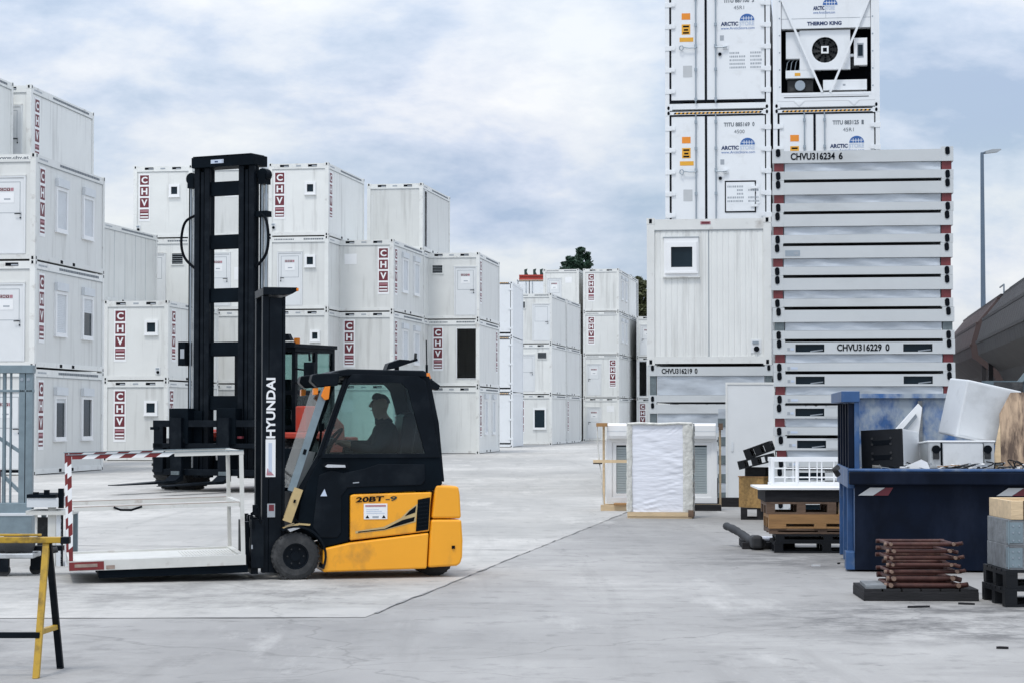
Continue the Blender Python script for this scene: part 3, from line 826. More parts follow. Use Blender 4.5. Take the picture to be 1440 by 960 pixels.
def rod_fn(a):
    def fn(mb):
        mb.tube([(a, .16, .03), (a, CH - .09, .03)], .016, 'steel_rod', 7)
        for b in (.25, .95, 1.5, 2.0, 2.62): mb.box(a - .03, a + .03, b - .035, b + .035, -.013, .05, 'steel_rod')
    return fn
def rhandle_fn(a, s):
    def fn(mb):
        mb.tube([(a, 1.46, .045), (a + s * .15, 1.455, .05), (a + s * .27, 1.47, .05)], .014, 'steel_rod', 6)
        if s < 0: mb.tube([(a - .33 + .045 * math.cos(t * math.pi / 5), 1.46 + .055 * math.sin(t * math.pi / 5), .045) for t in range(11)], .013, 'steel_rod', 6)
        else:
            mb.box(a + .17, a + .29, 1.42, 1.51, -.012, .035, 'reefer_white')
            mb.disc((a + .1, 1.3, 0), .04, 'z', -.012, .02, 'gasket', 10)
    return fn
def logo_fn(mb, a=1.30, b=1.96, u=.78):
    mb.text('ARCTIC', (a, b, -.0095), (1, 0, 0), (0, 1, 0), .095, 'logo_navy', width=u * .52, bold=.045)
    mb.text('STORE', (a + u * .55, b, -.0095), (1, 0, 0), (0, 1, 0), .095, 'logo_pale', width=u * .44, bold=.03)
    c, r = a + u * .78, .17
    pts = [(c + r * math.cos(math.pi * k / 10), b + .115 + .16 * math.sin(math.pi * k / 10), -.0095) for k in range(11)]
    mb.poly(pts, 'logo_blue')
    for k in (-.08, -.02, .04, .10): mb.box(c + k - .006, c + k + .006, b + .115, b + .115 + .1, -.0092, -.0085, 'reefer_white')
    mb.box(c - .14, c + .14, b + .165, b + .177, -.0084, -.008, 'reefer_white')
    mb.box(c - .10, c + .10, b + .217, b + .226, -.0084, -.008, 'logo_navy')
    mb.text('www.ArcticStore.com', (a, b - .085, -.0095), (1, 0, 0), (0, 1, 0), .06, 'logo_blue', width=u)
def data_fn(seed, a, b):
    def fn(mb):
        rnd = random.Random(seed)
        mb.box(a - .03, a + .75, b - .38, b + .08, -.0138, -.0115, 'reefer_white')
        for k in range(5):                                            # weight lines, too small to read in the photograph
            z = b - k * .085
            for x0, x1 in ((a, a + .2), (a + .22, a + .36), (a + .48, a + .72)):
                if rnd.random() < .2: continue
                x = x0
                while x < x1:
                    w_ = rnd.uniform(.015, .04); mb.box(x, x + w_, z, z + .045, -.0125, -.0100, 'print_gray'); x += w_ + .012
    return fn
GRPR = 'white refrigerated containers in the tall stack'
def reefer(label, loc, yaw, kind, serial=None, size=None, hidden=False, group=GRPR, lettering=True, short=False):
    root = thing('refrigerated_container', label, 'container', loc, -R(yaw), group)
    link('body', cached(('reefer_body', short), (lambda q: reefer_body_fn(q, CL)) if short else reefer_body_fn, 'body'), root)
    if kind == 'door':
        link('hazard_strip', cached('haz', hazard_fn, 'hazard_strip'), root, M=FR)
        for a0, a1 in ((.145, .928), (.97, 2.31)):
            d = link('door', cached(('rl', a0), rleaf_fn(a0, a1), 'door'), root, M=FR)
            s = -1 if a0 < .5 else 1; ra = .715 if s < 0 else 1.177
            link('lock_rod', cached(('rod', ra), rod_fn(ra), 'lock_rod'), d)
            link('handle', cached(('rh', ra), rhandle_fn(ra, s), 'handle'), d)
            if lettering:
                if s < 0:
                    mb = MB()
                    mb.box(.39, .59, 2.13, 2.28, -.013, -.0105, 'sticker_orange')
                    mb.box(.39, .59, 1.78, 2.02, -.013, -.0105, 'sticker_yellow')
                    mb.box(.42, .56, 1.80, 1.84, -.0104, -.009, 'black_hole'); mb.box(.42, .56, 1.95, 1.99, -.0104, -.009, 'black_hole'); mb.box(.44, .54, 1.87, 1.91, -.0104, -.009, 'black_hole')
                    mb.box(.34, .66, 1.61, 1.71, -.013, -.0105, 'sticker_yellow' if serial[0] != 'X' else 'sticker_orange')
                    mb.box(.42, .63, .78, 1.05, -.013, -.0105, 'seam_light')
                    mb.split('warning_sticker', d)
                else:
                    mb = MB(); logo_fn(mb); mb.build('logo', d)
                    MB().text(serial[:-2], (1.36, 2.50, -.0095), (1, 0, 0), (0, 1, 0), .10, 'rail_print', width=.60, bold=.03).build('serial_number', d)
                    MB().text(serial[-1], (2.02, 2.50, -.0095), (1, 0, 0), (0, 1, 0), .10, 'rail_print', width=.05, bold=.03).build('check_digit', d)
                    MB().text(size, (1.6, 2.34, -.0095), (1, 0, 0), (0, 1, 0), .085, 'rail_print', width=.24).build('size_code', d)
                    MB().box(1.28, 1.37, 1.62, 1.74, -.013, -.0105, 'print_gray').build('data_plate', d)
                    if hidden:                                          # inspection hatch in the right-hand leaf
                        mb = MB()
                        mb.ring([(1.38, .5), (2.1, .5), (2.1, 1.24), (1.38, 1.24)], [(1.405, .53), (2.07, .53), (2.07, 1.21), (1.405, 1.21)], 'z', -.0135, -.004, 'gasket')
                        mb.box(1.41, 2.065, .535, 1.205, -.0135, -.006, 'reefer_white')
                        for b in (.66, 1.08): mb.box(1.98, 2.14, b - .03, b + .03, -.005, .02, 'reefer_white')
                        h = mb.build('inspection_hatch', d)
                        mb = MB(); data_fn(4, 1.44, 1.08)(mb); mb.build('data_lettering', h, M=T(0, 0, .0075))
                    else:
                        mb = MB(); data_fn(9, 1.50, 1.30)(mb); mb.build('data_lettering', d)
        mb = MB(); gasket_fn(mb); mb.split('gasket', root, M=FR)
        for a, s in ((.115, 1), (2.34, -1)):
            for b in ((.45, .95, 1.46, 1.97, 2.48) if lettering else (.45, 1.46, 2.48)): link('hinge', cached(('hing', s), hinge_fn(s), 'hinge'), root, M=FR @ T(a, b))
    return root
BR = Vector((gx(1085, 49.2), 49.2, 0)); YF = 8.0
cF, sF = math.cos(R(YF)), math.sin(R(YF))
def rpos(col, tier): return BR + Vector((cF, -sF, 0)) * (col * 2.50) + Vector((0, 0, tier * CH))
RH = 'refrigerated container low in the tall stack, hidden by ribbed container and flat packs'
for c in (0, 1):
    for k in (0, 1): reefer(RH, rpos(c, k), YF, 'door', lettering=False, group='hidden base of the refrigerated stack')
reefer('refrigerated container with small framed hatch in its door, above the ribbed white container', rpos(0, 2), YF, 'door', 'TITU 885169 0', '4500', hidden=True)
reefer('white refrigerated container with doors and lock rods at the top left of the tall stack', rpos(0, 3), YF, 'door', 'TITU 887100 3', '45R1')
reefer('white refrigerated container whose doors are half covered by the top of the flat pack stack', rpos(1, 2), YF, 'door', 'TITU 883125 1', '45R1')
tk = reefer('refrigerated container with cooling unit, round fan and V-shaped braces at its end', rpos(1, 3), YF, 'unit')
mb = MB(); mb.X = FR
mb.ring([(.1, .165), (CW - .1, .165), (CW - .1, CH - .1), (.1, CH - .1)], [(.19, .33), (CW - .19, .33), (CW - .19, CH - .16), (.19, CH - .16)], 'z', -.12, -.01, 'reefer_white')
mb.box(.19, CW - .19, .33, CH - .16, -.75, -.70, 'black_hole')
for a in (.155, CW - .155):
    for b in (.5, .9, 1.3, 1.7, 2.1, 2.5): mb.disc((a, b, 0), .018, 'z', -.01, -.004, 'steel_rod', 8)
mb.build('end_frame', tk)
mb = MB(); mb.X = FR
mb.box(.2, CW - .2, 1.86, CH - .165, -.30, -.05, 'reefer_white')
mb.box(.2, CW - .2, 2.085, 2.095, -.05, -.047, 'seam_gray'); mb.box(1.215, 1.223, 2.1, CH - .17, -.05, -.047, 'seam_gray')
u = mb.build('upper_panel', tk)
mb = MB(); mb.X = FR @ T(0, 0, -.035)
mb.text('THERMO KING', (.79, 1.925, -.0095), (1, 0, 0), (0, 1, 0), .09, 'logo_navy', width=.79, bold=.045)
mb.build('lettering', u)
mb = MB(); mb.X = FR @ T(0, 0, -.035); logo_fn(mb, .93, 2.28, .5); mb.build('logo', u)
mb = MB(); mb.X = FR
c = (1.195, 1.364)
ringp = [(c[0] + .30 * math.cos(2 * math.pi * k / 24), c[1] + .30 * math.sin(2 * math.pi * k / 24)) for k in range(24)]
def sq(k):
    a = 2 * math.pi * k / 24; x, y = math.cos(a), math.sin(a); q = 1 / max(abs(x), abs(y)); 
    return (c[0] + x * q * .58, c[1] + y * q * .46)
mb.ring([sq(k) for k in range(24)], ringp, 'z', -.25, -.12, 'reefer_white')
mb.build('fan_shroud', tk)
mb = MB(); mb.X = FR
mb.disc((c[0], c[1], 0), .30, 'z', -.5, -.2, 'black_hole', 24)
for k in range(10):
    a = 2 * math.pi * k / 10
    mb.add([(c[0] + .08 * math.cos(a), c[1] + .08 * math.sin(a), -.19), (c[0] + .28 * math.cos(a - .15), c[1] + .28 * math.sin(a - .15), -.19), (c[0] + .28 * math.cos(a + .2), c[1] + .28 * math.sin(a + .2), -.16), (c[0] + .08 * math.cos(a + .5), c[1] + .08 * math.sin(a + .5), -.16)], [(0, 1, 2, 3)], 'rubber')
for r in (.12, .18, .24, .29):
    mb.tube([(c[0] + r * math.cos(2 * math.pi * k / 20), c[1] + r * math.sin(2 * math.pi * k / 20), -.125) for k in range(21)], .004, 'rubber', 5)
mb.box(c[0] - .085, c[0] + .085, c[1] - .085, c[1] + .085, -.14, -.10, 'bright_white'); mb.box(c[0] - .045, c[0] + .045, c[1] - .045, c[1] + .045, -.10, -.095, 'black_hole')
mb.build('fan', tk)
mb = MB(); mb.X = FR
mb.box(.30, .66, 1.18, 1.80, -.35, -.15, 'reefer_white'); mb.box(.29, .95, .72, .90, -.35, -.12, 'reefer_white')
mb.box(.5, .63, .77, .84, -.119, -.116, 'sticker_yellow')
mb.box(.33, .92, .42, .68, -.5, -.2, 'rubber'); mb.disc((.62, .55, 0), .12, 'z', -.2, -.14, 'steel_rod', 14)
mb.box(1.15, 2.15, .42, .66, -.4, -.11, 'reefer_white'); mb.box(1.6, 1.66, .52, .56, -.11, -.105, 'print_gray')
mb.box(1.8, 1.98, .95, 1.15, -.4, -.2, 'rubber'); mb.box(.9, 1.1, .92, 1.02, -.4, -.16, 'reefer_white'); mb.box(1.75, 1.98, 1.2, 1.26, -.4, -.16, 'reefer_white')
for k in range(6): mb.tube([(.3 + .1 * k, .92, -.3), (.33 + .1 * k, 1.1, -.25), (.38 + .09 * k, 1.16, -.3)], .012, 'steel_rod', 5)
mb.split('machinery', tk)
mb = MB(); mb.X = FR
mb.box(1.86, 2.16, .99, 1.62, -.3, -.09, 'bright_white'); mb.box(1.93, 2.08, 1.16, 1.50, -.09, -.085, 'print_gray'); mb.box(1.95, 2.06, 1.2, 1.46, -.085, -.082, 'pane_dark')
mb.build('display_box', tk)
for p, q in (((.13, 2.72, -.02), (1.13, .36, -.02)), ((2.3, 2.72, -.02), (1.31, .36, -.02))):
    mb = MB(); mb.X = FR; mb.bar(p, q, .05, .06, 'reefer_white'); mb.build('brace', tk)
mb = MB(); mb.X = FR
mb.box(.19, CW - .19, .30, .36, -.08, -.005, 'reefer_white'); mb.box(.25, CW - .25, .245, .26, -.009, -.004, 'gasket')
for a in (.6, 1.85): mb.prism([(a - .12, .164), (a + .12, .164), (a, .05)], 'z', -.009, .0, 'reefer_white')
mb.split('lower_rail', tk)

# steel-framed white storage containers and the far refrigerated unit
for k, lb in enumerate(('white steel container with dark door seal, lowest in the narrow middle stack',
                        'white steel container with dark door seal, second of three in the narrow middle stack',
                        'white steel container with dark door seal, topmost in the narrow middle stack')):
    reefer(lb, (gx(721, 112), 112, k * CH), 5.5, 'door', lettering=False, short=True, group='steel containers in the narrow middle stack')
dF = 155.0
for k in range(4):
    o = reefer('far white refrigerated container carrying the red beam, seen over the roofs' if k == 3 else HIDE, (gx(773, dF), dF, k * CH), 6.0, 'door', lettering=False, group='far refrigerated stack' if k == 3 else 'hidden base containers')
rb = thing('steel_beam', 'red steel beam with short brackets lying on a far container roof', 'beam', (gx(730, dF), dF + 1.0, 4 * CH), -R(6))
MB().box(0, 2.6, 0, .3, 0, .16, 'beam_red').box(0, 2.6, 0, .3, .30, .40, 'beam_red').box(0, 2.6, .1, .2, .15, .31, 'beam_red').build('girder', rb)
for x in (.5, 1.15, 1.65):
    MB().prism([(x - .12, .4), (x + .16, .4), (x + .05, .62), (x + .1, .85), (x - .13, .78)], 'y', .08, .22, 'dark_green').build('bracket', rb)

# ---------------------------------------------------------------- flat-packed containers
def oval(mb, x, z, m='black_hole', y=-.004):
    mb.prism([(x + .032 * math.cos(a * math.pi / 6), z + (.022 if math.sin(a * math.pi / 6) > 0 else -.022) + .034 * math.sin(a * math.pi / 6)) for a in range(12)], 'y', y - .006, y, m)
def pack_parts(hh, ht, hb, pock, W=CW, Lc=CL):
    """hh pack height; ht roof frame height; hb floor frame height"""
    def roof(mb):
        m = 'pack_frame'
        z0, z1 = hh - ht, hh - .004
        for x0, x1 in ((-W, -W + .16), (-.16, 0)):
            for y0, y1 in ((0, .16), (Lc - .16, Lc)): mb.box(x0, x1, y0, y1, z0, hh - .001, m)
        zt = z1 - .028
        for y0, y1 in ((.003, .09), (Lc - .09, Lc - .003)):
            if pock and y0 < 1:
                for xa, xb in ((-W + .16, -W + .30), (-W + .36 + .33, -.36 - .33), (-.30, -.16)): mb.box(xa, xb, y0, y1, z0 + .001, zt, m)
                mb.box(-W + .30, -.30, y0, y1, zt - .03, zt, m); mb.box(-W + .30, -.30, y0, y1, z0 + .001, z0 + .03, m)
                for xa in (-W + .30, -.69): mb.box(xa, xa + .39, y0 + .06, y1 + .05, z0 + .03, zt - .03, 'pane_dark'); mb.bar((xa + .2, y0 + .05, z0 + .04), (xa + .37, y0 + .05, z0 + .06), .01, .016, 'print_gray')
            else: mb.box(-W + .16, -.16, y0, y1, z0 + .001, zt, m)
        for x0, x1 in ((-W + .003, -W + .09), (-.09, -.003)): mb.box(x0, x1, .16, Lc - .16, z0 + .001, zt, m)
        mb.box(-W + .09, -.09, .09, Lc - .09, z0 + .02, zt - .02, 'seam_gray')
        for x in (-W + .08, -.08): oval(mb, x, hh - .058)
        if pock:
            mb.box(-W + .19, -W + .225, -.001, .001, z0 + .05, z0 + .09, 'print_gray'); mb.box(-W + .235, -W + .28, -.001, .001, z0 + .055, z0 + .085, 'logo_pale')
    def floor(mb):
        m = 'pack_frame'
        for x0, x1 in ((-W, -W + .16), (-.16, 0)):
            for y0, y1 in ((0, .16), (Lc - .16, Lc)): mb.box(x0, x1, y0, y1, 0.001, hb, m)
        for y0, y1 in ((.003, .09), (Lc - .09, Lc - .003)): mb.box(-W + .16, -.16, y0, y1, .012, hb - .001, m)
        for x0, x1 in ((-W + .003, -W + .09), (-.09, -.003)): mb.box(x0, x1, .16, Lc - .16, .012, hb - .001, m)
        mb.box(-W + .09, -.09, .09, Lc - .09, .03, hb - .02, 'seam_gray')
        for x in (-W + .08, -.08): oval(mb, x, hb * .5)
        if pock:
            mb.box(-W + .19, -W + .225, -.001, .001, .03, .07, 'print_gray'); mb.box(-W + .235, -W + .33, -.001, .001, .035, .065, 'logo_pale')
    def post(x, y, col):
        def fn(mb):
            mb.box(x - .065, x - .02, y - .065, y + .065, hb, hh - ht, col)
            mb.box(x - .02, x + .065, y - .065, y - .02, hb + .001, hh - ht - .001, col); mb.box(x + .025, x + .065, y - .02, y + .065, hb + .001, hh - ht - .001, col)
        return fn
    def wrapd(seed):
        def fn(mb):                                                   # rumpled film round the folded wall panels
            rnd = random.Random(seed); n, k = 34, 5
            x0, x1, z0, z1 = -W + .17, -.17, hb + .003, hh - ht - .003
            vs = []
            for j in range(k):
                for i in range(n + 1):
                    vs.append((x0 + (x1 - x0) * i / n, .035 + rnd.uniform(-.006, .006) + .010 * math.sin(i * .55 + seed * 2 + j * .5), z0 + (z1 - z0) * j / (k - 1)))
            mb.add(vs, [(j * (n + 1) + i, j * (n + 1) + i + 1, (j + 1) * (n + 1) + i + 1, (j + 1) * (n + 1) + i) for j in range(k - 1) for i in range(n)], 'wrap_film', True)
            mb.box(x0, x1, .07, Lc - .08, z0, z1, 'wrap_film')
        return fn
    return roof, floor, post, wrapd
def flat_pack(label, loc, yaw, hh, ht, hb, pock, col, seed, serial=None, group=None, plate=False):
    root = thing('flat_packed_container', label, 'flat pack', loc, -R(yaw), group)
    roof, floor, post, wrapd = pack_parts(hh, ht, hb, pock)
    r = link('roof_frame', cached(('pr', hh, ht, pock), roof, 'roof_frame'), root)
    link('floor_frame', cached(('pf', hh, hb, pock), floor, 'floor_frame'), root)
    for x in (-CW + .09, -.09):
        for y in (.09, CL - .09):
            link('corner_post', cached(('pp', hh, ht, hb, x, y, col), post(x, y, col), 'corner_post'), root)
    link('film_wrapping', cached(('pw', hh, ht, hb, seed % 4), wrapd(seed % 4), 'film_wrapping'), root)
    z = hh - ht
    if serial:
        mb = MB()
        x0 = -CW + .25 if not pock else -CW + .86
        if serial.endswith('219 0'): x0 = -CW + .26
        mb.text(serial[:-2], (x0, -.001, z + ht * .2), (1, 0, 0), (0, 0, 1), ht * .5, 'black_hole', width=.60, bold=.03)
        MB().text(serial[-1], (x0 + .65, -.001, z + ht * .2), (1, 0, 0), (0, 0, 1), ht * .5, 'black_hole', width=.055, bold=.03).build('check_digit', r)
        mb.build('serial_number', r)
    if plate:
        MB().box(-CW + .19, -CW + .39, 0.0, .0025, z + .03, z + .11, 'steel_rod').box(-CW + .31, -CW + .37, -.001, 0.0, z + .05, z + .09, 'print_gray').build('type_plate', r)
    return root
ORD = ['topmost', 'second from the top', 'third from the top', 'fourth from the top', 'fifth from the top', 'sixth from the top', 'seventh from the top',
       'eighth from the top', 'ninth from the top', 'tenth from the top', 'eleventh from the top', 'lowest']
PH = 0.435
for k in range(12):
    z = (11 - k) * PH
    pock = k >= 6
    col = 'pack_gray_post' if k == 5 else 'pack_red'
    extra = {0: ', with serial number', 3: ', with metal plate', 5: ' with grey corner posts', 6: ' with serial number'}.get(k, '')
    flat_pack('flat-packed container %s of the tall stack behind skip%s' % (ORD[k], extra),
              (gx(1342, 28.8) + random.uniform(-.012, .012) + (.02 if pock else 0), 28.8, z), 7.2, PH, .197, .122, pock, col, k,
              {0: 'CHVU316234 6', 6: 'CHVU316229 0'}.get(k), 'flat-packed containers in the tall stack', plate=(k == 3))
HP = 2.585 / 3.5
for k, (z, lb) in enumerate(((2.585 - HP, 'flat-packed container with serial number directly under the ribbed office container'),
                             (2.585 - 2 * HP, 'second flat-packed container below the ribbed office container, behind the leaning white door'),
                             (2.585 - 3 * HP, 'lowest flat-packed container below the ribbed office container, behind the wrapped window'))):
    flat_pack(lb, (gx(1087, 41.7), 41.7, z), YR, HP, .21, .15, False, 'pack_gray_post', k + 1, 'CHVU316219 0' if k == 0 else None, 'flat packs under the ribbed container')
for k, y in enumerate((.4, 3.0, 5.6)):
    c8, s8 = math.cos(R(YR)), math.sin(R(YR))
    p = Vector((gx(1087, 41.7) + s8 * y, 41.7 + c8 * y, 0))
    t = tag(MB().box(-CW, 0, -.13, .13, 0, 2.585 - 3 * HP, 'dark_timber').build('timber_sleeper'), 'dark timber sleeper under the flat packs of the ribbed container, %s' % ('front one', 'middle one', 'rear one')[k], 'timber', 'sleepers under the flat packs')
    t.location = p; t.rotation_euler = (0, 0, -R(YR))

# ---------------------------------------------------------------- the yellow forklift (x to the rear, y away from the camera)
FO = Vector((gx(417, 20.45), 20.45, 0)); FA = R(12.8)
fk = thing('forklift', 'yellow and black electric forklift with closed cab, driving left in the middle of the yard', 'forklift', FO, FA)
WF = 1.10
def wheel(name, parent, c, r, wd, hub='rubber', n=32, lugs=28, rim=.55):
    wroot = None
    mb = MB()
    cx, y, cz = c
    prof = [(0, .80), (.03, .93), (.10, 1.0), (.9, 1.0), (.97, .93), (1, .80)]
    mb.tube([(cx, y + wd * p[0], cz) for p in prof], [r * p[1] for p in prof], 'rubber', n, caps=False)
    for s in (0, 1):
        yy = y + wd * s
        mb.ring([(cx + r * .80 * math.cos(2 * math.pi * k / n), cz + r * .80 * math.sin(2 * math.pi * k / n)) for k in range(n)],
                [(cx + r * rim * math.cos(2 * math.pi * k / n), cz + r * rim * math.sin(2 * math.pi * k / n)) for k in range(n)], 'y', yy - .004, yy + .03 * (1 - 2 * s), 'rubber')
    for k in range(lugs):
        a = 2 * math.pi * k / lugs
        old = mb.X
        mb.X = Matrix.Translation((cx, 0, cz)) @ Matrix.Rotation(-a, 4, 'Y')
        mb.box(r * .955, r * 1.012, y + wd * .03, y + wd * .97, -r * .045, r * .045, 'rubber')
        mb.X = old
    t = mb.build('wheel', parent)
    mb = MB()
    mb.ring([(cx + r * (rim + .02) * math.cos(2 * math.pi * k / n), cz + r * (rim + .02) * math.sin(2 * math.pi * k / n)) for k in range(n)],
            [(cx + r * (rim - .06) * math.cos(2 * math.pi * k / n), cz + r * (rim - .06) * math.sin(2 * math.pi * k / n)) for k in range(n)], 'y', y + .005, y + .03, 'black_satin')
    mb.disc((cx, 0, cz), r * (rim - .05), 'y', y + .03, y + wd * .6, hub, n)
    mb.disc((cx, 0, cz), r * .2, 'y', y + .012, y + .05, hub, 16)
    for k in range(6):
        a = k * math.pi / 3
        mb.disc((cx + r * .34 * math.cos(a), 0, cz + r * .34 * math.sin(a)), r * .035, 'y', y + .018, y + .05, 'rubber', 6)
    mb.build('rim', t)
    return t
wheel('wheel', fk, (0, .01, .228), .228, .20, 'black_satin'); wheel('wheel', fk, (0, WF - .21, .228), .228, .20, 'black_satin')
wheel('wheel', fk, (1.40, .26, .19), .19, .16, 'black_satin'); wheel('wheel', fk, (1.40, WF - .44, .19), .19, .16, 'black_satin')
# counterweight
cwU = [(1.323, .575), (1.617, .572), (1.605, .80), (1.592, .872), (1.575, .888), (1.362, .898), (1.338, .70)]
cwL = [(1.317, .565), (1.618, .562), (1.632, .36), (1.628, .20), (1.610, .135), (1.57, .112), (1.288, .10), (1.30, .36)]
MB().prism(cwU, 'y', .02, WF - .02, 'truck_yellow').prism(cwL, 'y', .012, WF - .012, 'truck_yellow').build('counterweight', fk, bevel=.028, seg=3)
MB().box(1.52, 1.55, .0, .02, .28, .31, 'black_hole').box(1.3, 1.6, .2, WF - .2, .12, .5, 'black_paint').build('tow_fitting', fk)
# side cover and lower skirt
MB().prism([(.525, .372), (.525, .805), (.56, .815), (1.325, .832), (1.310, .70), (1.300, .452)], 'y', .012, WF - .012, 'truck_yellow').build('battery_cover', fk, bevel=.014)
sk = [(.265, .295), (.30, .306), (.52, .352), (1.292, .438), (1.272, .092), (.262, .072)]
MB().prism(sk, 'y', .0, WF, 'truck_yellow').build('side_skirt', fk, bevel=.016)
mb = MB().prism([(1.185, .76), (1.305, .782), (1.288, .468), (1.165, .452)], 'y', .003, .0115, 'black_paint')
for k in range(7): mb.bar((1.19, .001, .50 + k * .037), (1.285, .001, .51 + k * .037), .006, .012, 'black_satin')
mb.build('air_vent', fk)
mb = MB()
def fl(pts, y, m): mb.poly([(x, y, z) for x, z in pts], m)
fl([(.575, .462), (.85, .50), (1.02, .585), (1.09, .655), (1.185, .722), (1.165, .545), (.86, .468), (.575, .440)], .0095, 'beige')
fl([(.60, .457), (.86, .482), (1.03, .563), (1.155, .595), (1.145, .553), (.86, .474), (.6, .447)], .0075, 'black_hole')
fl([(1.055, .60), (1.10, .65), (1.168, .70), (1.158, .635)], .0075, 'black_hole')
mb.build('side_decal', fk)
mb = MB(); mb.text('20BT', (.575, .0075, .737), (1, 0, .035), (0.18, 0, 1), .052, 'black_hole', width=.27, bold=.035)
mb.text('-9', (.865, .0075, .747), (1, 0, .035), (0.18, 0, 1), .046, 'dark_green', width=.11, bold=.03); mb.build('model_lettering', fk)
mb = MB().box(.655, .885, .0065, .0095, .575, .725, 'bright_white')
mb.box(.67, .87, .0045, .0063, .695, .712, 'pink_faded')
for k in range(3): mb.box(.68, .86 - .03 * k, .005, .0064, .63 + k * .018, .636 + k * .018, 'logo_pale')
for x in (.69, .85): mb.poly([(x - .02, .005, .585), (x + .02, .005, .585), (x, .005, .615)], 'black_hole')
mb.box(.74, .8, .005, .0064, .587, .605, 'print_gray')
mb.build('warning_label', fk)
# black lower cab and floor
cab = [(.262, .305), (.515, .362), (.518, .815), (1.325, .845), (1.43, .905), (1.41, 1.175), (.235, 1.175), (.12, .95), (.045, .75), (.015, .52), (.10, .47), (.18, .42), (.23, .36)]
MB().prism(cab, 'y', .03, .08, 'black_paint').prism(cab, 'y', WF - .08, WF - .03, 'black_paint').split('cab_side', fk, bevel=.01)
MB().box(.05, 1.3, .08, WF - .08, .40, .80, 'black_paint').box(1.20, 1.40, .08, WF - .08, .85, 1.15, 'black_paint').box(.0, .08, .08, WF - .08, .4, .82, 'black_paint').build('floor', fk)
# fender over the front wheel
mb = MB()
arc = [(.275 * math.cos(R(a)), .228 + .275 * math.sin(R(a))) for a in range(118, -36, -11)]
arc2 = [(.295 * math.cos(R(a)), .228 + .295 * math.sin(R(a))) for a in range(118, -36, -11)]
mb.prism(arc + arc2[::-1], 'y', -.02, .24, 'black_satin'); mb.prism([(-.12, .482), (.03, .528), (.13, .520), (.14, .535), (.03, .545), (-.12, .50)], 'y', -.01, .24, 'beige')
mb.build('fender', fk)
# door with glazed upper half
outer = [(.240, 1.165), (.285, 1.30), (.505, 1.93), (.545, 1.975), (1.19, 1.955), (1.262, 1.905), (1.405, 1.165)]
inner = [(.275, 1.205), (.330, 1.36), (.495, 1.85), (.525, 1.888), (1.02, 1.888), (1.085, 1.82), (1.255, 1.205)]
for y0, nm in ((.018, 'door'), (WF - .05, 'door')):
    mb = MB().ring(outer, inner, 'y', y0, y0 + .032, 'black_satin')
    if y0 < .5:
        pan = [(.165, .50), (.24, .40), (.40, .40), (.44, .45), (.44, .80), (.50, .88), (1.22, .90), (1.26, .95), (1.255, 1.10), (.80, 1.105), (.66, 1.06), (.46, 1.02), (.34, 1.05), (.22, 1.0)]
        mb.prism(pan, 'y', .022, .034, 'black_satin')
    d = mb.build(nm, fk, bevel=.006)
    MB().prism(inner, 'y', y0 + .012, y0 + .018, 'cab_glass').build('window_pane', d)
    if y0 < .5:
        MB().prism([(.275, 1.085), (.30, 1.105), (.47, 1.098), (.475, 1.075), (.30, 1.075)], 'y', -.012, .018, 'chrome').prism([(.24, 1.10), (.3, 1.13), (.5, 1.12), (.51, 1.06), (.3, 1.05)], 'y', .012, .0175, 'black_hole').build('handle', d)
        mb = MB(); mb.poly([(.235, .014, .80), (.30, .014, .80), (.275, .014, .87)], 'logo_pale'); mb.poly([(.55, .014, .92), (.61, .014, .925), (.61, .014, .935), (.55, .014, .93)], 'print_gray'); mb.build('door_sign', d)
# cab pillars, windshield, rear frame, roof
mb = MB()
for y in (.05, WF - .09):
    mb.bar((.225, y + .02, 1.15), (.50, y + .02, 1.93), .05, .06, 'black_satin'); mb.bar((-.01, y + .02, .75), (.24, y + .02, 1.19), .05, .06, 'black_satin')
    mb.prism([(1.21, 1.955), (1.305, 1.955), (1.40, 1.50), (1.455, .93), (1.36, .93), (1.30, 1.45)], 'y', y, y + .05, 'black_satin')
mb.bar((.51, .06, 1.95), (.51, WF - .06, 1.95), .06, .05, 'black_satin'); mb.bar((1.25, .06, 1.94), (1.25, WF - .06, 1.94), .06, .06, 'black_satin')
mb.box(1.33, 1.42, .09, WF - .09, .92, 1.16, 'black_satin')
mb.build('cab_frame', fk, bevel=.008)
mb = MB(); mb.add([(-.035, .03, .87), (.275, .03, 1.82), (.275, WF - .03, 1.82), (-.035, WF - .03, .87)], [(0, 1, 2, 3)], 'cab_glass')
ws = mb.build('windshield', fk)
mb = MB(); mb.bar((-.045, .025, .85), (.28, .025, 1.83), .03, .07, 'galvanised'); mb.bar((.075, .012, 1.20), (.09, .012, 1.25), .01, .03, 'black_hole'); mb.build('windshield_trim', ws)
mb = MB(); mb.bar((-.085, .02, .56), (.025, .02, .875), .06, .085, 'beige'); mb.bar((-.02, .012, .74), (-.012, .012, .77), .072, .02, 'black_hole'); mb.build('tilt_cylinder', fk)
roof = [(.42, 1.948), (.30, 1.90), (.33, 1.985), (.43, 2.012), (.5, 2.022), (1.24, 2.010), (1.275, 1.995), (1.27, 1.945), (.55, 1.955)]
mb = MB().prism(roof, 'y', .02, WF - .02, 'black_satin')
r = mb.build('roof', fk, bevel=.014)
mb = MB()
for k in range(4): mb.bar((.5 + .18 * k, .1, 1.92), (.5 + .18 * k, WF - .1, 1.92), .025, .03, 'black_satin')
mb.bar((.45, .2, 1.905), (1.2, .2, 1.905), .02, .02, 'black_satin'); mb.build('roof_bars', r)
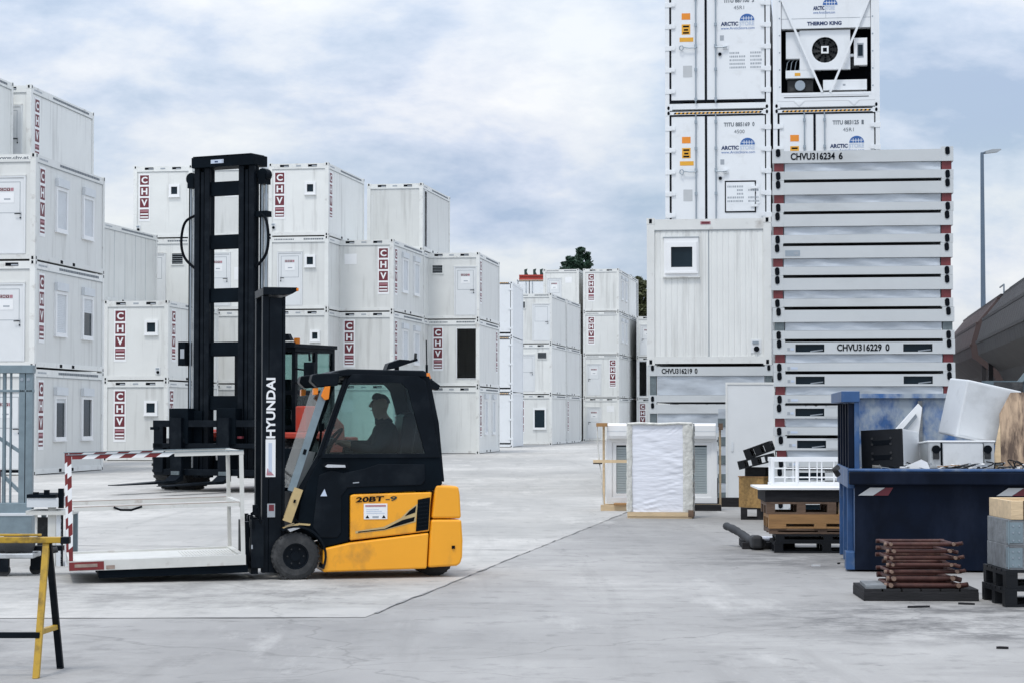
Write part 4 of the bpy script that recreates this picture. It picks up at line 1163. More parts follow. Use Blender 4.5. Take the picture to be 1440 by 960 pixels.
MB().prism([(.14, 1.90), (.155, 1.965), (.20, 1.975), (.42, 1.985), (.40, 1.86), (.20, 1.845)], 'y', .0, .2, 'black_satin').prism([(.14, 1.90), (.155, 1.965), (.20, 1.975), (.42, 1.985), (.40, 1.86), (.20, 1.845)], 'y', WF - .2, WF, 'black_satin').split('headlight_housing', fk, bevel=.012)
for y in (.02, WF - .14):
    MB().prism([(.165, 1.77), (.165, 1.835), (.215, 1.84), (.21, 1.775)], 'y', y, y + .1, 'amber').build('indicator_light', fk, bevel=.006)
MB().prism([(.235, 1.76), (.27, 1.85), (.325, 1.855), (.31, 1.73), (.27, 1.72)], 'y', -.015, .03, 'amber').build('indicator_light', fk, bevel=.006)
mb = MB(); mb.bar((.985, .45, 2.045), (1.245, .45, 2.125), .16, .024, 'black_satin'); mb.prism([(.925, 2.02), (.95, 2.085), (1.06, 2.125), (1.155, 2.12), (1.18, 2.095), (1.0, 2.032)], 'y', .34, .56, 'black_satin')
mb.bar((1.05, .45, 2.0), (1.05, .45, 2.06), .04, .04, 'black_satin'); mb.bar((1.235, .45, 2.11), (1.24, .45, 2.19), .02, .025, 'rubber')
mb.build('work_light', fk)
MB().tube([(1.305, .2, 1.93), (1.305, .2, 2.09), (1.30, .2, 2.31)], .006, 'black_hole', 6).tube([(1.305, .2, 1.93), (1.305, .2, 2.07)], .012, 'black_hole', 6).build('antenna', fk)
MB().disc((1.31, .2, 0), .04, 'z', 1.935, 1.99, 'amber', 14, r2=.025).disc((1.31, .2, 0), .05, 'z', 1.915, 1.935, 'rubber', 14).build('beacon', fk)
MB().prism([(1.26, 1.93), (1.34, 1.925), (1.425, 1.865), (1.40, 1.82), (1.33, 1.835), (1.28, 1.83)], 'y', .1, .3, 'black_satin').build('rear_light', fk, bevel=.01)
# seat, wheel, console
MB().box(.70, 1.12, .32, .78, .80, .95, 'black_satin').prism([(1.02, .93), (1.14, .93), (1.24, 1.52), (1.20, 1.62), (1.10, 1.58)], 'y', .32, .78, 'black_satin').build('seat', fk, bevel=.03, seg=3)
sw = MB().tube([(.43 + .085 * math.cos(a * math.pi / 9), .55 + .17 * math.sin(a * math.pi / 9), 1.34 + .10 * math.cos(a * math.pi / 9)) for a in range(19)], .014, 'black_hole', 8)
sw.tube([(.43, .55, 1.34), (.30, .55, 1.05)], .025, 'black_satin', 8).bar((.43, .39, 1.34), (.43, .71, 1.34), .02, .03, 'black_satin'); sw.build('steering_wheel', fk)
MB().prism([(.08, .80), (.22, 1.22), (.30, 1.20), (.34, .80)], 'y', .25, .9, 'black_satin').tube([(.46, .30, 1.0), (.50, .27, 1.26)], .012, 'black_hole', 6).tube([(.34, .9, 1.2), (.36, .9, 1.42)], .012, 'black_hole', 6).disc((.36, .9, 0), .035, 'z', 1.42, 1.50, 'black_satin', 10).build('control_console', fk)
# mast
mb = MB()
for y0, y1 in ((.10, .21), (.70, .81)):
    mb.box(-.315, -.255, y0, y1, .07, 2.72, 'black_satin'); mb.box(-.25, -.125, y0 + .003, y1 - .02, .07, 2.70, 'black_satin'); mb.box(-.259, -.246, y0 + .02, y1, .07, 2.68, 'black_paint'); mb.box(-.12, -.095, y0 + .01, y1, .09, 2.71, 'black_satin')
    mb.box(-.125, -.119, y0 + .02, y1 - .02, .1, 2.6, 'black_paint')
for z in (.35, 1.15, 1.95): mb.box(-.22, -.14, .21, .70, z, z + .1, 'black_satin')
ms = mb.build('mast', fk, bevel=.004)
MB().prism([(-.315, 2.725), (-.315, 2.80), (.015, 2.80), (.02, 2.77), (-.03, 2.74), (-.10, 2.725)], 'y', .07, .84, 'black_satin').box(.005, .026, .065, .1, 2.765, 2.795, 'amber').build('mast_head', ms, bevel=.004)
MB().tube([(-.19, .30, .1), (-.19, .30, 1.9)], .04, 'black_satin', 12).tube([(-.19, .30, 1.9), (-.19, .30, 2.65)], .026, 'chrome', 12).tube([(-.19, .60, .1), (-.19, .60, 1.9)], .04, 'black_satin', 12).tube([(-.19, .60, 1.9), (-.19, .60, 2.65)], .026, 'chrome', 12).split('lift_cylinder', ms)
mb = MB(); mb.text('HYUNDAI', (-.190, .0985, 1.355), (0, 0, 1), (-1, 0, 0), .088, 'bright_white', width=.58, bold=.03); mb.X = T(0, 0, 0)
mb.box(-.283, -.188, .096, .0985, .985, 1.345, 'bright_white'); mb.box(-.255, -.222, .0945, .0958, 1.03, 1.31, 'logo_pale'); mb.poly([(-.275, .0945, 1.0), (-.20, .0945, 1.0), (-.265, .0945, 1.07)], 'pink_faded'); mb.box(-.265, -.19, .0965, .0985, .60, .73, 'print_gray'); mb.box(-.25, -.2, .095, .0962, .66, .72, 'maroon')
mb.build('mast_lettering', ms)
mb = MB().box(-.415, -.35, .10, WF - .10, .40, .50, 'black_satin').box(-.415, -.35, .10, WF - .10, .06, .16, 'black_satin')
for y in (.12, .40, WF - .46, WF - .18): mb.box(-.40, -.36, y, y + .06, .16, .60, 'black_satin')
mb.box(-.42, -.30, .07, .14, .12, .58, 'black_satin').bar((-.38, .1, .62), (-.38, .1, .72), .05, .03, 'black_satin').tube([(-.33, .06, .55), (-.36, .05, .70), (-.42, .05, .64), (-.40, .06, .50)], .012, 'black_hole', 6)
mb.box(-.42, -.405, .065, .075, .3, .34, 'print_gray')
mb.build('fork_carriage', fk, bevel=.006)
for y in (.27, WF - .40):
    MB().box(-.47, -.42, y, y + .13, .10, .55, 'black_satin').prism([(-.42, .10), (-.42, .14), (-1.5, .115), (-1.75, .10), (-1.75, .085)], 'y', y, y + .13, 'black_satin').build('fork', fk)
MB().prism([(-.09, .50), (.06, .56), (.06, .50), (-.05, .46)], 'y', .05, .1, 'chrome').tube([(-.12, .03, .60), (.0, .02, .58), (.05, .03, .52)], .01, 'black_hole', 6).split('step', fk)

# the work platform carried on the forks
wp = thing('work_platform', 'white steel work platform with red and white striped guard rail, carried on the forklift forks', 'platform', FO + Vector((0, 0, .065)), FA, ry=R(-1.4))
X0, X1, Y0, Y1 = -2.12, -.475, -.02, 1.42
m = 'cage_white'
mb = MB().box(X0, X1, Y0, Y0 + .05, .105, .20, m).box(X0, X1, Y1 - .05, Y1, .105, .20, m).box(X0, X0 + .05, Y0 + .05, Y1 - .05, .106, .199, m).box(X1 - .05, X1, Y0 + .05, Y1 - .05, .106, .199, m)
mb.box(X0 + .05, X1 - .05, Y0 + .05, Y1 - .05, .165, .18, m)
for k in range(18): mb.box(X1 - .56 + k * .03, X1 - .545 + k * .03, Y0 + .08, Y1 - .3, .1805, .187, 'cage_white')
mb.build('deck', wp)
MB().box(X0 + .0, X0 + .32, Y0 - .003, Y0 - .0005, .112, .19, 'stripe_red').box(X0 + .05, X0 + .26, Y0 - .005, Y0 - .0032, .14, .17, 'cage_rust').box(X0 + .34, X0 + .42, Y0 - .004, Y0 - .0005, .115, .15, 'cage_rust').split('painted_edge', wp)
for y in (.20, .83): MB().box(-1.85, X1 + .01, y, y + .2, .025, .104, 'black_paint').build('fork_pocket', wp)
MB().box(-1.85, X1 + .02, Y0 + .02, Y0 + .1, .03, .1045, 'black_paint').build('skid_rail', wp)
ZT = 1.168
def post(name, x, y, striped):
    mb = MB()
    if striped:
        k = 0; z = .20
        while z < ZT + .02:
            z2 = min(z + .11, ZT + .02)
            mb.prism([(x, z), (x + .038, z + .03 * (z > .21)), (x + .038, z2 + .03 * (z2 < ZT)), (x, z2)], 'y', y, y + .038, 'stripe_red' if k % 2 == 0 else 'bright_white'); z = z2; k += 1
    else: mb.box(x + .008, x + .046, y, y + .04, .20, ZT - .02, m)
    return mb.build('post', wp)
post('post', X0, Y0, True); post('post', X0, Y1 - .05, True); post('post', X1 - .05, Y0, False); post('post', X1 - .05, Y1 - .05, False)
for y in (Y0, Y1 - .05):
    mb = MB(); x = X0 + .045; k = 0
    while x < X0 + .95:
        x2 = x + .115
        mb.prism([(x - .03 * (k > 0), ZT - .019), (x2 - .03, ZT - .019), (x2 + .03, ZT + .019), (x + .03 * (k > 0), ZT + .019)], 'y', y, y + .04, 'stripe_red' if k % 2 == 0 else 'bright_white'); x = x2; k += 1
    mb.box(x + .03, X1, y, y + .04, ZT - .0185, ZT + .0185, 'cage_white')
    mb.box(X0 - .01, X1, y - .006, y + .045, ZT + .020, ZT + .026, 'galvanised')
    mb.build('top_rail', wp)
    MB().box(X0 + .05, X1 - .05, y + .004, y + .04, .662, .698, m).box(X0 + .05, X1 - .05, y + .01, y + .036, .6985, .704, 'cage_rust').build('middle_rail', wp)
MB().box(X1 - .05, X1, Y0 + .05, Y1 - .05, ZT - .02, ZT + .02, m).box(X1 - .05, X1, Y0 + .05, Y1 - .05, .655, .70, m).split('end_rail', wp)
MB().tube([(X0 + .42, Y0 - .01, .69), (X0 + .48, Y0 - .03, .665), (X0 + .58, Y0 - .03, .66), (X0 + .68, Y0 - .02, .69)], .011, 'black_hole', 6).build('grab_handle', wp)

# ---------------------------------------------------------------- the driver
def person(label, loc, rz):
    root = thing('person', label, 'person', loc, rz)
    V = []; E = []; RAD = []
    def v(p, r, parent=None):
        V.append(p); RAD.append(r if isinstance(r, tuple) else (r, r))
        if parent is not None: E.append((parent, len(V) - 1))
        return len(V) - 1
    # x points back (driver faces -x), y away, z up; hip at the seat
    pel = v((0, 0, .10), (.15, .16)); ab = v((.02, 0, .28), (.13, .155), pel); ch = v((.0, 0, .47), (.165, .20), ab); nb = v((-.015, 0, .60), (.115, .125), ch)
    nk = v((-.035, 0, .665), .068, nb); jaw = v((-.066, 0, .722), (.090, .078), nk); hd = v((-.052, 0, .805), (.128, .098), jaw); tp = v((-.042, 0, .885), (.10, .085), hd)
    for s in (-1, 1):
        sh = v((.01, s * .20, .53), .088, ch)
        el = v((-.16, s * .25, .33), .062, sh); wr = v((-.37, s * .17, .40), .033, el); pm = v((-.44, s * .155, .42), (.040, .024), wr)
        for q in range(4):
            a = v((-.485, s * (.175 - .022 * q), .435 + .004 * q), .0095, pm); b = v((-.515 + .005 * q, s * (.175 - .022 * q), .425), .0088, a); v((-.52, s * (.172 - .02 * q), .40), .008, b)
        t1 = v((-.45, s * .115, .435), .0105, pm); v((-.48, s * .105, .42), .009, t1)
        hp = v((-.05, s * .10, .07), .10, pel); kn = v((-.45, s * .13, .13), .068, hp); an = v((-.52, s * .12, -.25), .045, kn); v((-.64, s * .12, -.31), .038, an)
    me = bpy.data.meshes.new('body'); me.from_pydata(V, E, [])
    o = bpy.data.objects.new('body', me); COL.objects.link(o)
    sk = o.modifiers.new('skin', 'SKIN'); sk.use_smooth_shade = True
    o.modifiers.new('sub', 'SUBSURF').levels = 2
    for i, r_ in enumerate(RAD): me.skin_vertices[0].data[i].radius = r_
    me.skin_vertices[0].data[0].use_root = True
    dg = bpy.context.evaluated_depsgraph_get(); dg.update()
    nm = bpy.data.meshes.new_from_object(o.evaluated_get(dg))
    bpy.data.objects.remove(o)
    nm.name = 'body'
    nm.materials.clear()
    for k in ('jacket', 'skin', 'black_paint'): nm.materials.append(MATS[k])
    for p in nm.polygons:
        c = p.center
        p.material_index = 1 if (c.z > .655 or (c.x < -.375 and c.z > .3 and abs(c.y) > .08)) else (2 if c.z < .16 else 0)
        p.use_smooth = True
    link('body', nm, root)
    hair = MB()
    n = 14
    for j in range(5):
        pass
    rows = []
    for j in range(6):
        t = R(8 + j * 17); rows.append([(-.045 + .096 * math.cos(t) * math.cos(2 * math.pi * k / n), .104 * math.cos(t) * math.sin(2 * math.pi * k / n), .795 + .05 * max(0, -math.cos(2 * math.pi * k / n)) * math.cos(t) + .108 * math.sin(t)) for k in range(n)])
    hair.add([p for r_ in rows for p in r_], [(j * n + k, j * n + (k + 1) % n, (j + 1) * n + (k + 1) % n, (j + 1) * n + k) for j in range(5) for k in range(n)] + [tuple(5 * n + k for k in range(n))], 'hair', True)
    hair.build('hair', root)
    f = MB()                                                            # nose, ears, eyes
    f.prism([(-.13, .795), (-.14, .83), (-.168, .788), (-.168, .775), (-.13, .765)], 'y', -.013, .013, 'skin')
    for s in (-1, 1):
        f.disc((-.03, 0, .79), .03, 'y', s * .09, s * .11, 'skin', 10); f.disc((0, s * .033, .825), .007, 'x', -.139, -.125, 'black_hole', 8)
    f.box(-.150, -.13, -.024, .024, .738, .746, 'maroon')
    f.build('face', root)
    return root
c, s = math.cos(FA), math.sin(FA)
def fkw(x, y, z): return Vector((FO.x + c * x - s * y, FO.y + s * x + c * y, z))
person('person in dark jacket seated in the forklift cab, hands on the steering wheel', fkw(.955, .55, .885), FA)

# ---------------------------------------------------------------- the big red truck behind it (front towards -y, x to its left-hand side)
TA = R(-27); TO = Vector((gx(352, 45.5), 45.5, 0))
bt = thing('heavy_forklift', 'large red forklift with very tall black mast, standing behind the yellow forklift', 'forklift', TO, TA)
def bwheel(x, y, r, wd, zc=None):
    mb = MB(); n = 32; zc = zc or r
    prof = [(0, .82), (.06, .95), (.14, 1.0), (.86, 1.0), (.94, .95), (1, .82)]
    mb.tube([(x + wd * p[0], y, zc) for p in prof], [r * p[1] for p in prof], 'rubber', n, caps=True)
    for k in range(26):
        old = mb.X; mb.X = Matrix.Translation((0, y, zc)) @ Matrix.Rotation(2 * math.pi * k / 26, 4, 'X')
        mb.box(x + wd * .06, x + wd * .94, r * .97, r * 1.02, -r * .05, r * .05, 'rubber'); mb.X = old
    t = mb.build('wheel', bt)
    mb = MB().disc((0, y, zc), r * .5, 'x', x + wd, x + wd + .02, 'black_paint', 24).disc((0, y, zc), r * .22, 'x', x + wd + .02, x + wd + .09, 'pack_gray_post', 16)
    mb.build('rim', t)
for x in (-2.18, -1.72, .80, 1.22): bwheel(x, 0, .55, .42)
for x in (-1.1, .85): bwheel(x, 3.3, .50, .40)
MB().box(-1.05, 1.05, -.1, 3.34, .45, 1.05, 'black_paint').box(-.9, .9, -.5, .6, .35, .9, 'black_paint').build('chassis', bt)
MB().box(-1.98, 1.75, -.75, -.55, .38, .92, 'black_paint').box(-.35, -.22, -.765, -.75, .66, .8, 'bright_white').box(.95, 1.05, -.765, -.75, .62, .74, 'bright_white').build('axle_guard', bt, bevel=.02)
mb = MB().box(.95, 1.72, -.5, .75, 1.12, 1.25, 'truck_red').box(1.0, 1.35, .6, 1.6, .75, 1.3, 'truck_red').box(-1.7, -.9, -.5, .75, 1.12, 1.25, 'truck_red').box(-1.7, -1.0, .6, 2.6, .75, 1.3, 'truck_red')
mb.box(1.2, 1.45, -.1, .35, 1.25, 1.8, 'truck_red'); mb.split('fender', bt, bevel=.03)
MB().prism([(2.3, .9), (2.3, 1.50), (2.4, 1.60), (3.0, 1.56), (3.3, 1.40), (3.35, .75), (3.0, .7)], 'x', -.95, .35, 'truck_red').build('engine_hood', bt, bevel=.06, seg=3)
MB().box(-.95, .35, 3.36, 3.9, .5, 1.12, 'truck_red').build('counterweight', bt, bevel=.05)
mb = MB()
cz0, cz1 = 1.3, 3.06
cx0, cx1, cy0, cy1 = -.78, .78, .55, 2.15
for x in (cx0, cx1 - .09):
    for y in (cy0, cy1 - .09, (cy0 + cy1) / 2): mb.box(x, x + .09, y, y + .09, cz0, cz1, 'black_satin')
for z in (cz0, 2.05, cz1 - .1):
    mb.box(cx0 + .09, cx1 - .09, cy0, cy0 + .08, z, z + .09, 'black_satin'); mb.box(cx0 + .09, cx1 - .09, cy1 - .08, cy1, z, z + .09, 'black_satin')
    for x in (cx0, cx1 - .08): mb.box(x, x + .08, cy0 + .09, cy1 - .09, z + .001, z + .089, 'black_satin')
mb.box(cx0 + .05, cx1 - .05, cy0 + .05, cy1 - .05, 1.05, 1.3, 'black_paint')
mb.box(cx0 + .05, cx1 - .05, cy1 - .05, cy1 - .02, 1.3, 2.05, 'black_paint')
mb.box(cx0 - .04, cx1 + .04, cy0 - .1, cy1 + .04, cz1 - .01, cz1 + .07, 'black_satin')
cb = mb.build('cab', bt)
mb = MB()
mb.box(cx0 + .09, cx1 - .09, cy0 + .03, cy0 + .04, cz0 + .09, cz1 - .1, 'cab_glass'); mb.box(cx0 + .09, cx1 - .09, cy1 - .04, cy1 - .03, 2.15, cz1 - .1, 'cab_glass')
for x in (cx0 + .03, cx1 - .04): mb.box(x, x + .01, cy0 + .09, cy1 - .09, cz0 + .09, cz1 - .1, 'cab_glass')
mb.split('window_pane', cb)
MB().box(-.25, .25, 1.2, 1.7, 1.3, 1.75, 'black_satin').box(-.25, .25, 1.6, 1.75, 1.7, 2.4, 'black_satin').build('seat', cb, bevel=.04)
mb = MB().tube([(.9, .4, 2.95), (1.35, .2, 2.93), (1.38, .18, 2.75)], .025, 'black_hole', 6).box(1.25, 1.5, .15, .22, 2.2, 2.72, 'black_satin').tube([(.8, .5, 2.6), (1.3, .2, 2.55)], .02, 'black_hole', 6).tube([(.8, .5, 2.3), (1.3, .2, 2.28)], .02, 'black_hole', 6)
mb.split('mirror', bt)
MB().disc((.4, 1.2, 0), .07, 'z', 3.13, 3.28, 'amber', 10).build('beacon', bt)
MB().box(.2, .75, .45, .6, 3.13, 3.17, 'black_satin').prism([(.1, 3.2), (.7, 3.2), (.62, 3.34), (.3, 3.34)], 'y', .5, .62, 'black_satin').tube([(.2, .6, 3.13), (.2, .6, 3.5)], .03, 'black_satin', 6).build('work_light', bt)
# mast
MY = -.95; MH = 7.02
mb = MB()
for x0, x1 in ((-.75, -.37), (.37, .75)):
    sgn = 1 if x0 < 0 else -1
    mb.box(x0, x1, MY + .02, MY + .10, .3, MH - .2, 'black_paint')
    mb.box(x0, x0 + .13, MY - .07, MY + .02, .3, MH - .22, 'black_satin'); mb.box(x1 - .13, x1, MY - .06, MY + .02, .3, MH - .22, 'black_satin')
    xm = (x0 + x1) / 2; mb.box(xm - .04, xm + .04, MY - .05, MY + .02, .3, MH - .3, 'black_satin')
    mb.box(x0 + .02, x1 - .02, MY + .10, MY + .17, .3, MH - .25, 'black_paint')
for k in range(5):
    z = 6.35 - k * 1.122
    mb.box(-.37, .37, MY + .0, MY + .08, z - .15, z + .15, 'black_paint')
mb.box(-.78, .78, MY - .14, MY + .40, MH - .22, MH, 'black_paint')
mb.box(-.74, .74, MY - .15, MY + .35, MH, MH + .02, 'black_satin')
mt = mb.build('mast', bt, bevel=.012)
mb = MB().box(-.28, .04, MY - .145, MY - .141, MH - .15, MH - .07, 'logo_pale').box(-.18, -.1, MY - .1485, MY - .1455, MH - .13, MH - .1, 'logo_navy'); mb.box(.0, .02, MY - .148, MY - .1455, MH - .14, MH - .08, 'print_gray'); mb.build('name_plate', mt)
for x, sgn in ((-.90, -1), (.90, 1)):
    mb = MB()
    for q in (-.05, .05): mb.tube([(x + q, MY + .1, 1.5), (x + q, MY + .1, MH - .55)], .022, 'steel_rod', 8)
    mb.tube([(x, MY + .16, .5), (x, MY + .16, MH - .8)], .045, 'alu', 10); mb.tube([(x - .1, MY + .12, .8), (x - .1, MY + .12, MH - .6)], .018, 'black_hole', 6)
    mb.disc((x, 0, MH - .42), .13, 'y', MY + .02, MY + .2, 'black_paint', 16); mb.box(x - .08, x + .08, MY, MY + .22, MH - .62, MH - .4, 'black_paint')
    mb.box(x - .12 * sgn if sgn < 0 else x - .2, x + .2 if sgn < 0 else x + .12, MY + .0, MY + .2, MH - 1.3, MH - 1.18, 'black_paint')
    mb.build('lift_cylinder', mt)
    pts = [(x - sgn * .1, MY + .05, MH - 1.2), (x + sgn * .12, MY - .02, MH - 1.35), (x + sgn * .20, MY - .04, MH - 1.75), (x + sgn * .12, MY - .02, MH - 2.1), (x - sgn * .15, MY + .02, MH - 2.35)]
    def smoothp(p, n=5):
        p = [Vector(q) for q in p]; o = []
        for i in range(len(p) - 1):
            a, b, c_, d = p[max(i - 1, 0)], p[i], p[i + 1], p[min(i + 2, len(p) - 1)]
            for k in range(n):
                t = k / n; o.append(.5 * ((2 * b) + (c_ - a) * t + (2 * a - 5 * b + 4 * c_ - d) * t * t + (3 * b - a - 3 * c_ + d) * t ** 3))
        return o + [p[-1]]
    MB().tube(smoothp(pts), .03, 'black_hole', 8).build('hose', mt)
mb = MB(); mb.box(-1.16, -.98, MY - .05, MY + .25, 2.65, 3.15, 'black_paint').box(-1.1, -1.0, MY - .055, MY - .05, 2.8, 3.0, 'print_gray'); mb.box(-1.0, -.5, MY - .1, MY + .1, .9, 1.7, 'black_paint'); mb.split('hose_guide', mt)
# carriage and forks
CY = MY - .30
mb = MB().box(-1.62, 1.15, CY, CY + .16, 1.36, 1.50, 'black_satin').box(-1.68, -1.45, CY - .02, CY + .1, 1.30, 1.36, 'black_paint').box(-1.62, 1.15, CY, CY + .16, .92, 1.02, 'black_satin').box(-1.60, -1.36, CY, CY + .14, .40, 1.36, 'black_satin').box(.95, 1.15, CY, CY + .14, .35, 1.36, 'black_satin').box(-1.6, 1.1, CY + .02, CY + .16, .35, .48, 'black_satin')
mb.box(.0, .6, CY + .05, CY + .14, 1.12, 1.17, 'maroon')
for x in (-.95, .25): mb.box(x - .24, x + .24, CY - .02, CY + .3, 1.0, 1.75, 'black_paint')
mb.tube(smoothp([(-1.15, CY + .1, 1.62), (-1.05, CY, 1.3), (-.8, CY - .02, 1.05), (-1.2, CY, .95)]), .03, 'black_hole', 7)
mb.box(-1.12, -1.04, CY + .05, CY + .12, 1.5, 1.72, 'black_paint')
mb.build('fork_carriage', bt, bevel=.012)
for x in (-.95, .25):
    MB().prism([(CY - .02, 1.55), (CY - .02, .24), (CY - .30, .19), (CY - 2.2, .19), (CY - 2.2, .205), (CY - .3, .25), (CY - .10, .36), (CY - .12, 1.55)], 'x', x - .14, x + .14, 'black_satin').box(x - .1, x + .1, CY - .135, CY - .1, .36, .44, 'pack_gray_post').build('fork', bt)

# ---------------------------------------------------------------- window units and door leaf beside the flat packs
def put(px, d, z=0): return Vector((gx(px, d), d, z))
wu = thing('shutter_window', 'white window with closed grey roller shutter, standing on a wooden rack behind the film-wrapped one', 'window', put(1008, 35.8), -R(6))
W2 = 1.86; m = 'bright_white'
MB().ring([(-W2, .12), (0, .12), (0, 1.2), (-W2, 1.2)], [(-W2 + .10, .22), (-.10, .22), (-.10, 1.14), (-W2 + .10, 1.14)], 'y', 0, .12, m).ring([(-W2 + .10, .22), (-.10, .22), (-.10, 1.14), (-W2 + .10, 1.14)], [(-W2 + .17, .28), (-.17, .28), (-.17, 1.09), (-W2 + .17, 1.09)], 'y', .02, .1, m).box(-W2 + .86, -W2 + .97, .02, .1, .28, 1.09, m).build('frame', wu, bevel=.006)
mb = MB()
z = .285
while z < 1.05: mb.prism([(.045, z), (.045, z + .036), (.06, z + .04), (.06, z)], 'x', -W2 + .17, -.17, 'slat_gray'); z += .041
mb.box(-W2 + .17, -.17, .07, .08, .28, 1.09, 'pane_dark'); mb.build('roller_shutter', wu)
MB().prism([(-.10, 1.2), (-.12, 1.25), (-.12, 1.42), (-.09, 1.46), (.14, 1.46), (.14, 1.2)], 'x', -W2 + .02, -.02, m).box(-W2 + .02, -.02, -.123, -.12, 1.32, 1.335, 'shutter_gray').build('shutter_box', wu, bevel=.01)
rk = thing('wooden_rack', 'pale wooden rack with thin posts and cross board, holding the shutter window', 'rack', put(1012, 35.7), -R(6))
mb = MB()
mb.box(-W2 - .12, -.85, -.25, .35, .0, .04, 'pine_wood').box(-.849, .02, -.05, .35, .0, .04, 'dark_timber').box(-W2 - .12, -.85, -.25, -.13, .04, .10, 'pine_wood').box(-.849, .02, -.04, .1, .04, .10, 'dark_timber').box(-W2 - .1, .02, .25, .35, .04, .10, 'pine_wood').box(-W2 + .1, -W2 + .5, -.3, -.0, .1, .13, 'oak_wood')
mb.build('base', rk)
for x in (-W2 - .1, .0): MB().box(x - .018, x + .018, .25, .31, .10, 1.46, 'pine_wood').build('post', rk)
MB().box(-W2 - .25, -.9, -.19, -.15, .80, .85, 'pine_wood').box(-W2 - .25, -W2 - .1, -.193, -.147, .78, .80, 'dark_timber').build('cross_board', rk)
MB().box(-W2 - .2, -W2 - .02, -.15, .3, 1.405, 1.465, 'oak_wood').box(-.02, .05, -.1, .3, 1.35, 1.46, 'old_wood').build('cap_board', rk)
MB().tube([(-W2 - .19, -.1, 1.41), (-W2 - .17, -.14, 1.0), (-W2 - .12, -.17, .6), (-W2 - .08, -.2, .1)], .012, 'film_edge', 6).build('strap', rk)
wf = thing('wrapped_window_pack', 'tall pack wrapped in white plastic film on a pale wooden base, before the shutter window', 'wrapped pack', put(973, 33.0), -R(8))
W3 = 1.0
from mathutils import noise as mnoise
rnd = random.Random(11)
mb = MB(); n, k = 56, 90
vs = []
for j in range(k + 1):
    for i in range(n + 1):
        u, q = i / n, j / k
        fold = .010 * mnoise.noise((u * 1.6 + 3, q * 13 + u * 3.0, 0)) + .007 * mnoise.noise((u * 3.1 + 9, q * 31 - u * 5.0, 4)) + .004 * mnoise.noise((u * 6 + 2, q * 60 + u * 9.0, 8))
        fold *= max(.12, .55 + 1.3 * mnoise.noise((u * 2.2 + 5, q * 3.3, 2)))
        fold += .012 * max(0, 1 - q * 7) * mnoise.noise((u * 9, q * 40 + u * 14, 3)) + .012 * max(0, q - .82) / .18 * mnoise.noise((u * 5, q * 50 - u * 30, 5))
        sag = -.02 * math.sin(math.pi * u)
        vs.append((-W3 * (1 - u) + (.01 * math.sin(q * 9) if i in (0, n) else 0), -.03 + fold * math.sin(math.pi * min(1, max(0, u))) ** .5, .10 + 1.36 * q + (sag if j == k else 0)))
mb.add(vs, [(j * (n + 1) + i, j * (n + 1) + i + 1, (j + 1) * (n + 1) + i + 1, (j + 1) * (n + 1) + i) for j in range(k) for i in range(n)], 'film_white', True)
mb.box(-W3 + .02, -.02, .0, .32, .11, 1.44, 'film_white')
for x0, x1 in ((-W3 - .012, -W3 + .075), (-.14, .012)):                         # gathered film at the corners
    vs = []
    for j in range(25):
        for i in range(6): vs.append((x0 + (x1 - x0) * i / 5 + rnd.uniform(-.006, .006), -.052 + rnd.uniform(-.012, .008) + .012 * (i in (0, 5)), .10 + 1.37 * j / 24))
    mb.add(vs, [(j * 6 + i, j * 6 + i + 1, (j + 1) * 6 + i + 1, (j + 1) * 6 + i) for j in range(24) for i in range(5)], 'film_edge', True)
vs = []
for j in range(25):
    for i in range(8): vs.append((.015 + rnd.uniform(-.015, .02), -.05 + .40 * i / 7, .10 + 1.36 * j / 24))
mb.add(vs, [(j * 8 + i, j * 8 + i + 1, (j + 1) * 8 + i + 1, (j + 1) * 8 + i) for j in range(24) for i in range(7)], 'film_edge', True)
mb.tube([(-W3, -.04, 1.455), (-.8, -.05, 1.465), (-.5, -.04, 1.452), (-.2, -.05, 1.468), (0, -.04, 1.46)], .022, 'film_edge', 8)
mb.build('film', wf)
MB().box(-W3, 0, -.05, .38, .0, .025, 'pine_wood').box(-W3, 0, -.06, .0, .03, .095, 'pine_wood').box(-W3, -W3 + .07, .0, .36, .025, .11, 'pine_wood').box(-.06, .02, -.065, .36, .024, .13, 'old_wood').build('wooden_base', wf)
dl = thing('door_leaf', 'plain white door leaf leaning upright against the flat packs', 'door', put(1088, 38.2), -R(6), rx=R(-3))
MB().box(-.83, 0, 0, .05, .03, 2.15, 'door_white').build('leaf', dl, bevel=.004)
MB().ring([(-.86, 0), (.02, 0), (.02, 2.19), (-.86, 2.19)], [(-.825, .03), (-.005, .03), (-.005, 2.15), (-.825, 2.15)], 'y', -.012, .06, 'white_frame').build('door_frame', dl)
MB().box(-.76, -.72, -.012, 0, .95, 1.12, 'shutter_gray').build('lock_plate', dl)
tb = tag(MB().box(-1.3, .9, -.08, .08, 0, .16, 'dark_timber').build('timber_beam', bevel=.01), 'long dark timber beam on the ground beneath the leaning white door', 'timber'); tb.location = put(1000, 37.4); tb.rotation_euler = (0, 0, -R(5))
gs = thing('foil_stack', 'narrow stack of grey foil-wrapped panels standing left of the leaning white door', 'panel stack', put(1026, 39.3), -R(6))
for k in range(5):
    MB().box(-.22, 0, 0, .5, .02 + k * .34, .02 + k * .34 + .16, 'pack_gray_post').box(-.21, -.01, .01, .5, .181 + k * .34, .355 + k * .34, 'wrap_film').build('panel_bundle', gs)
MB().box(-.25, .02, -.02, .5, 0, .02, 'dark_timber').build('base', gs)

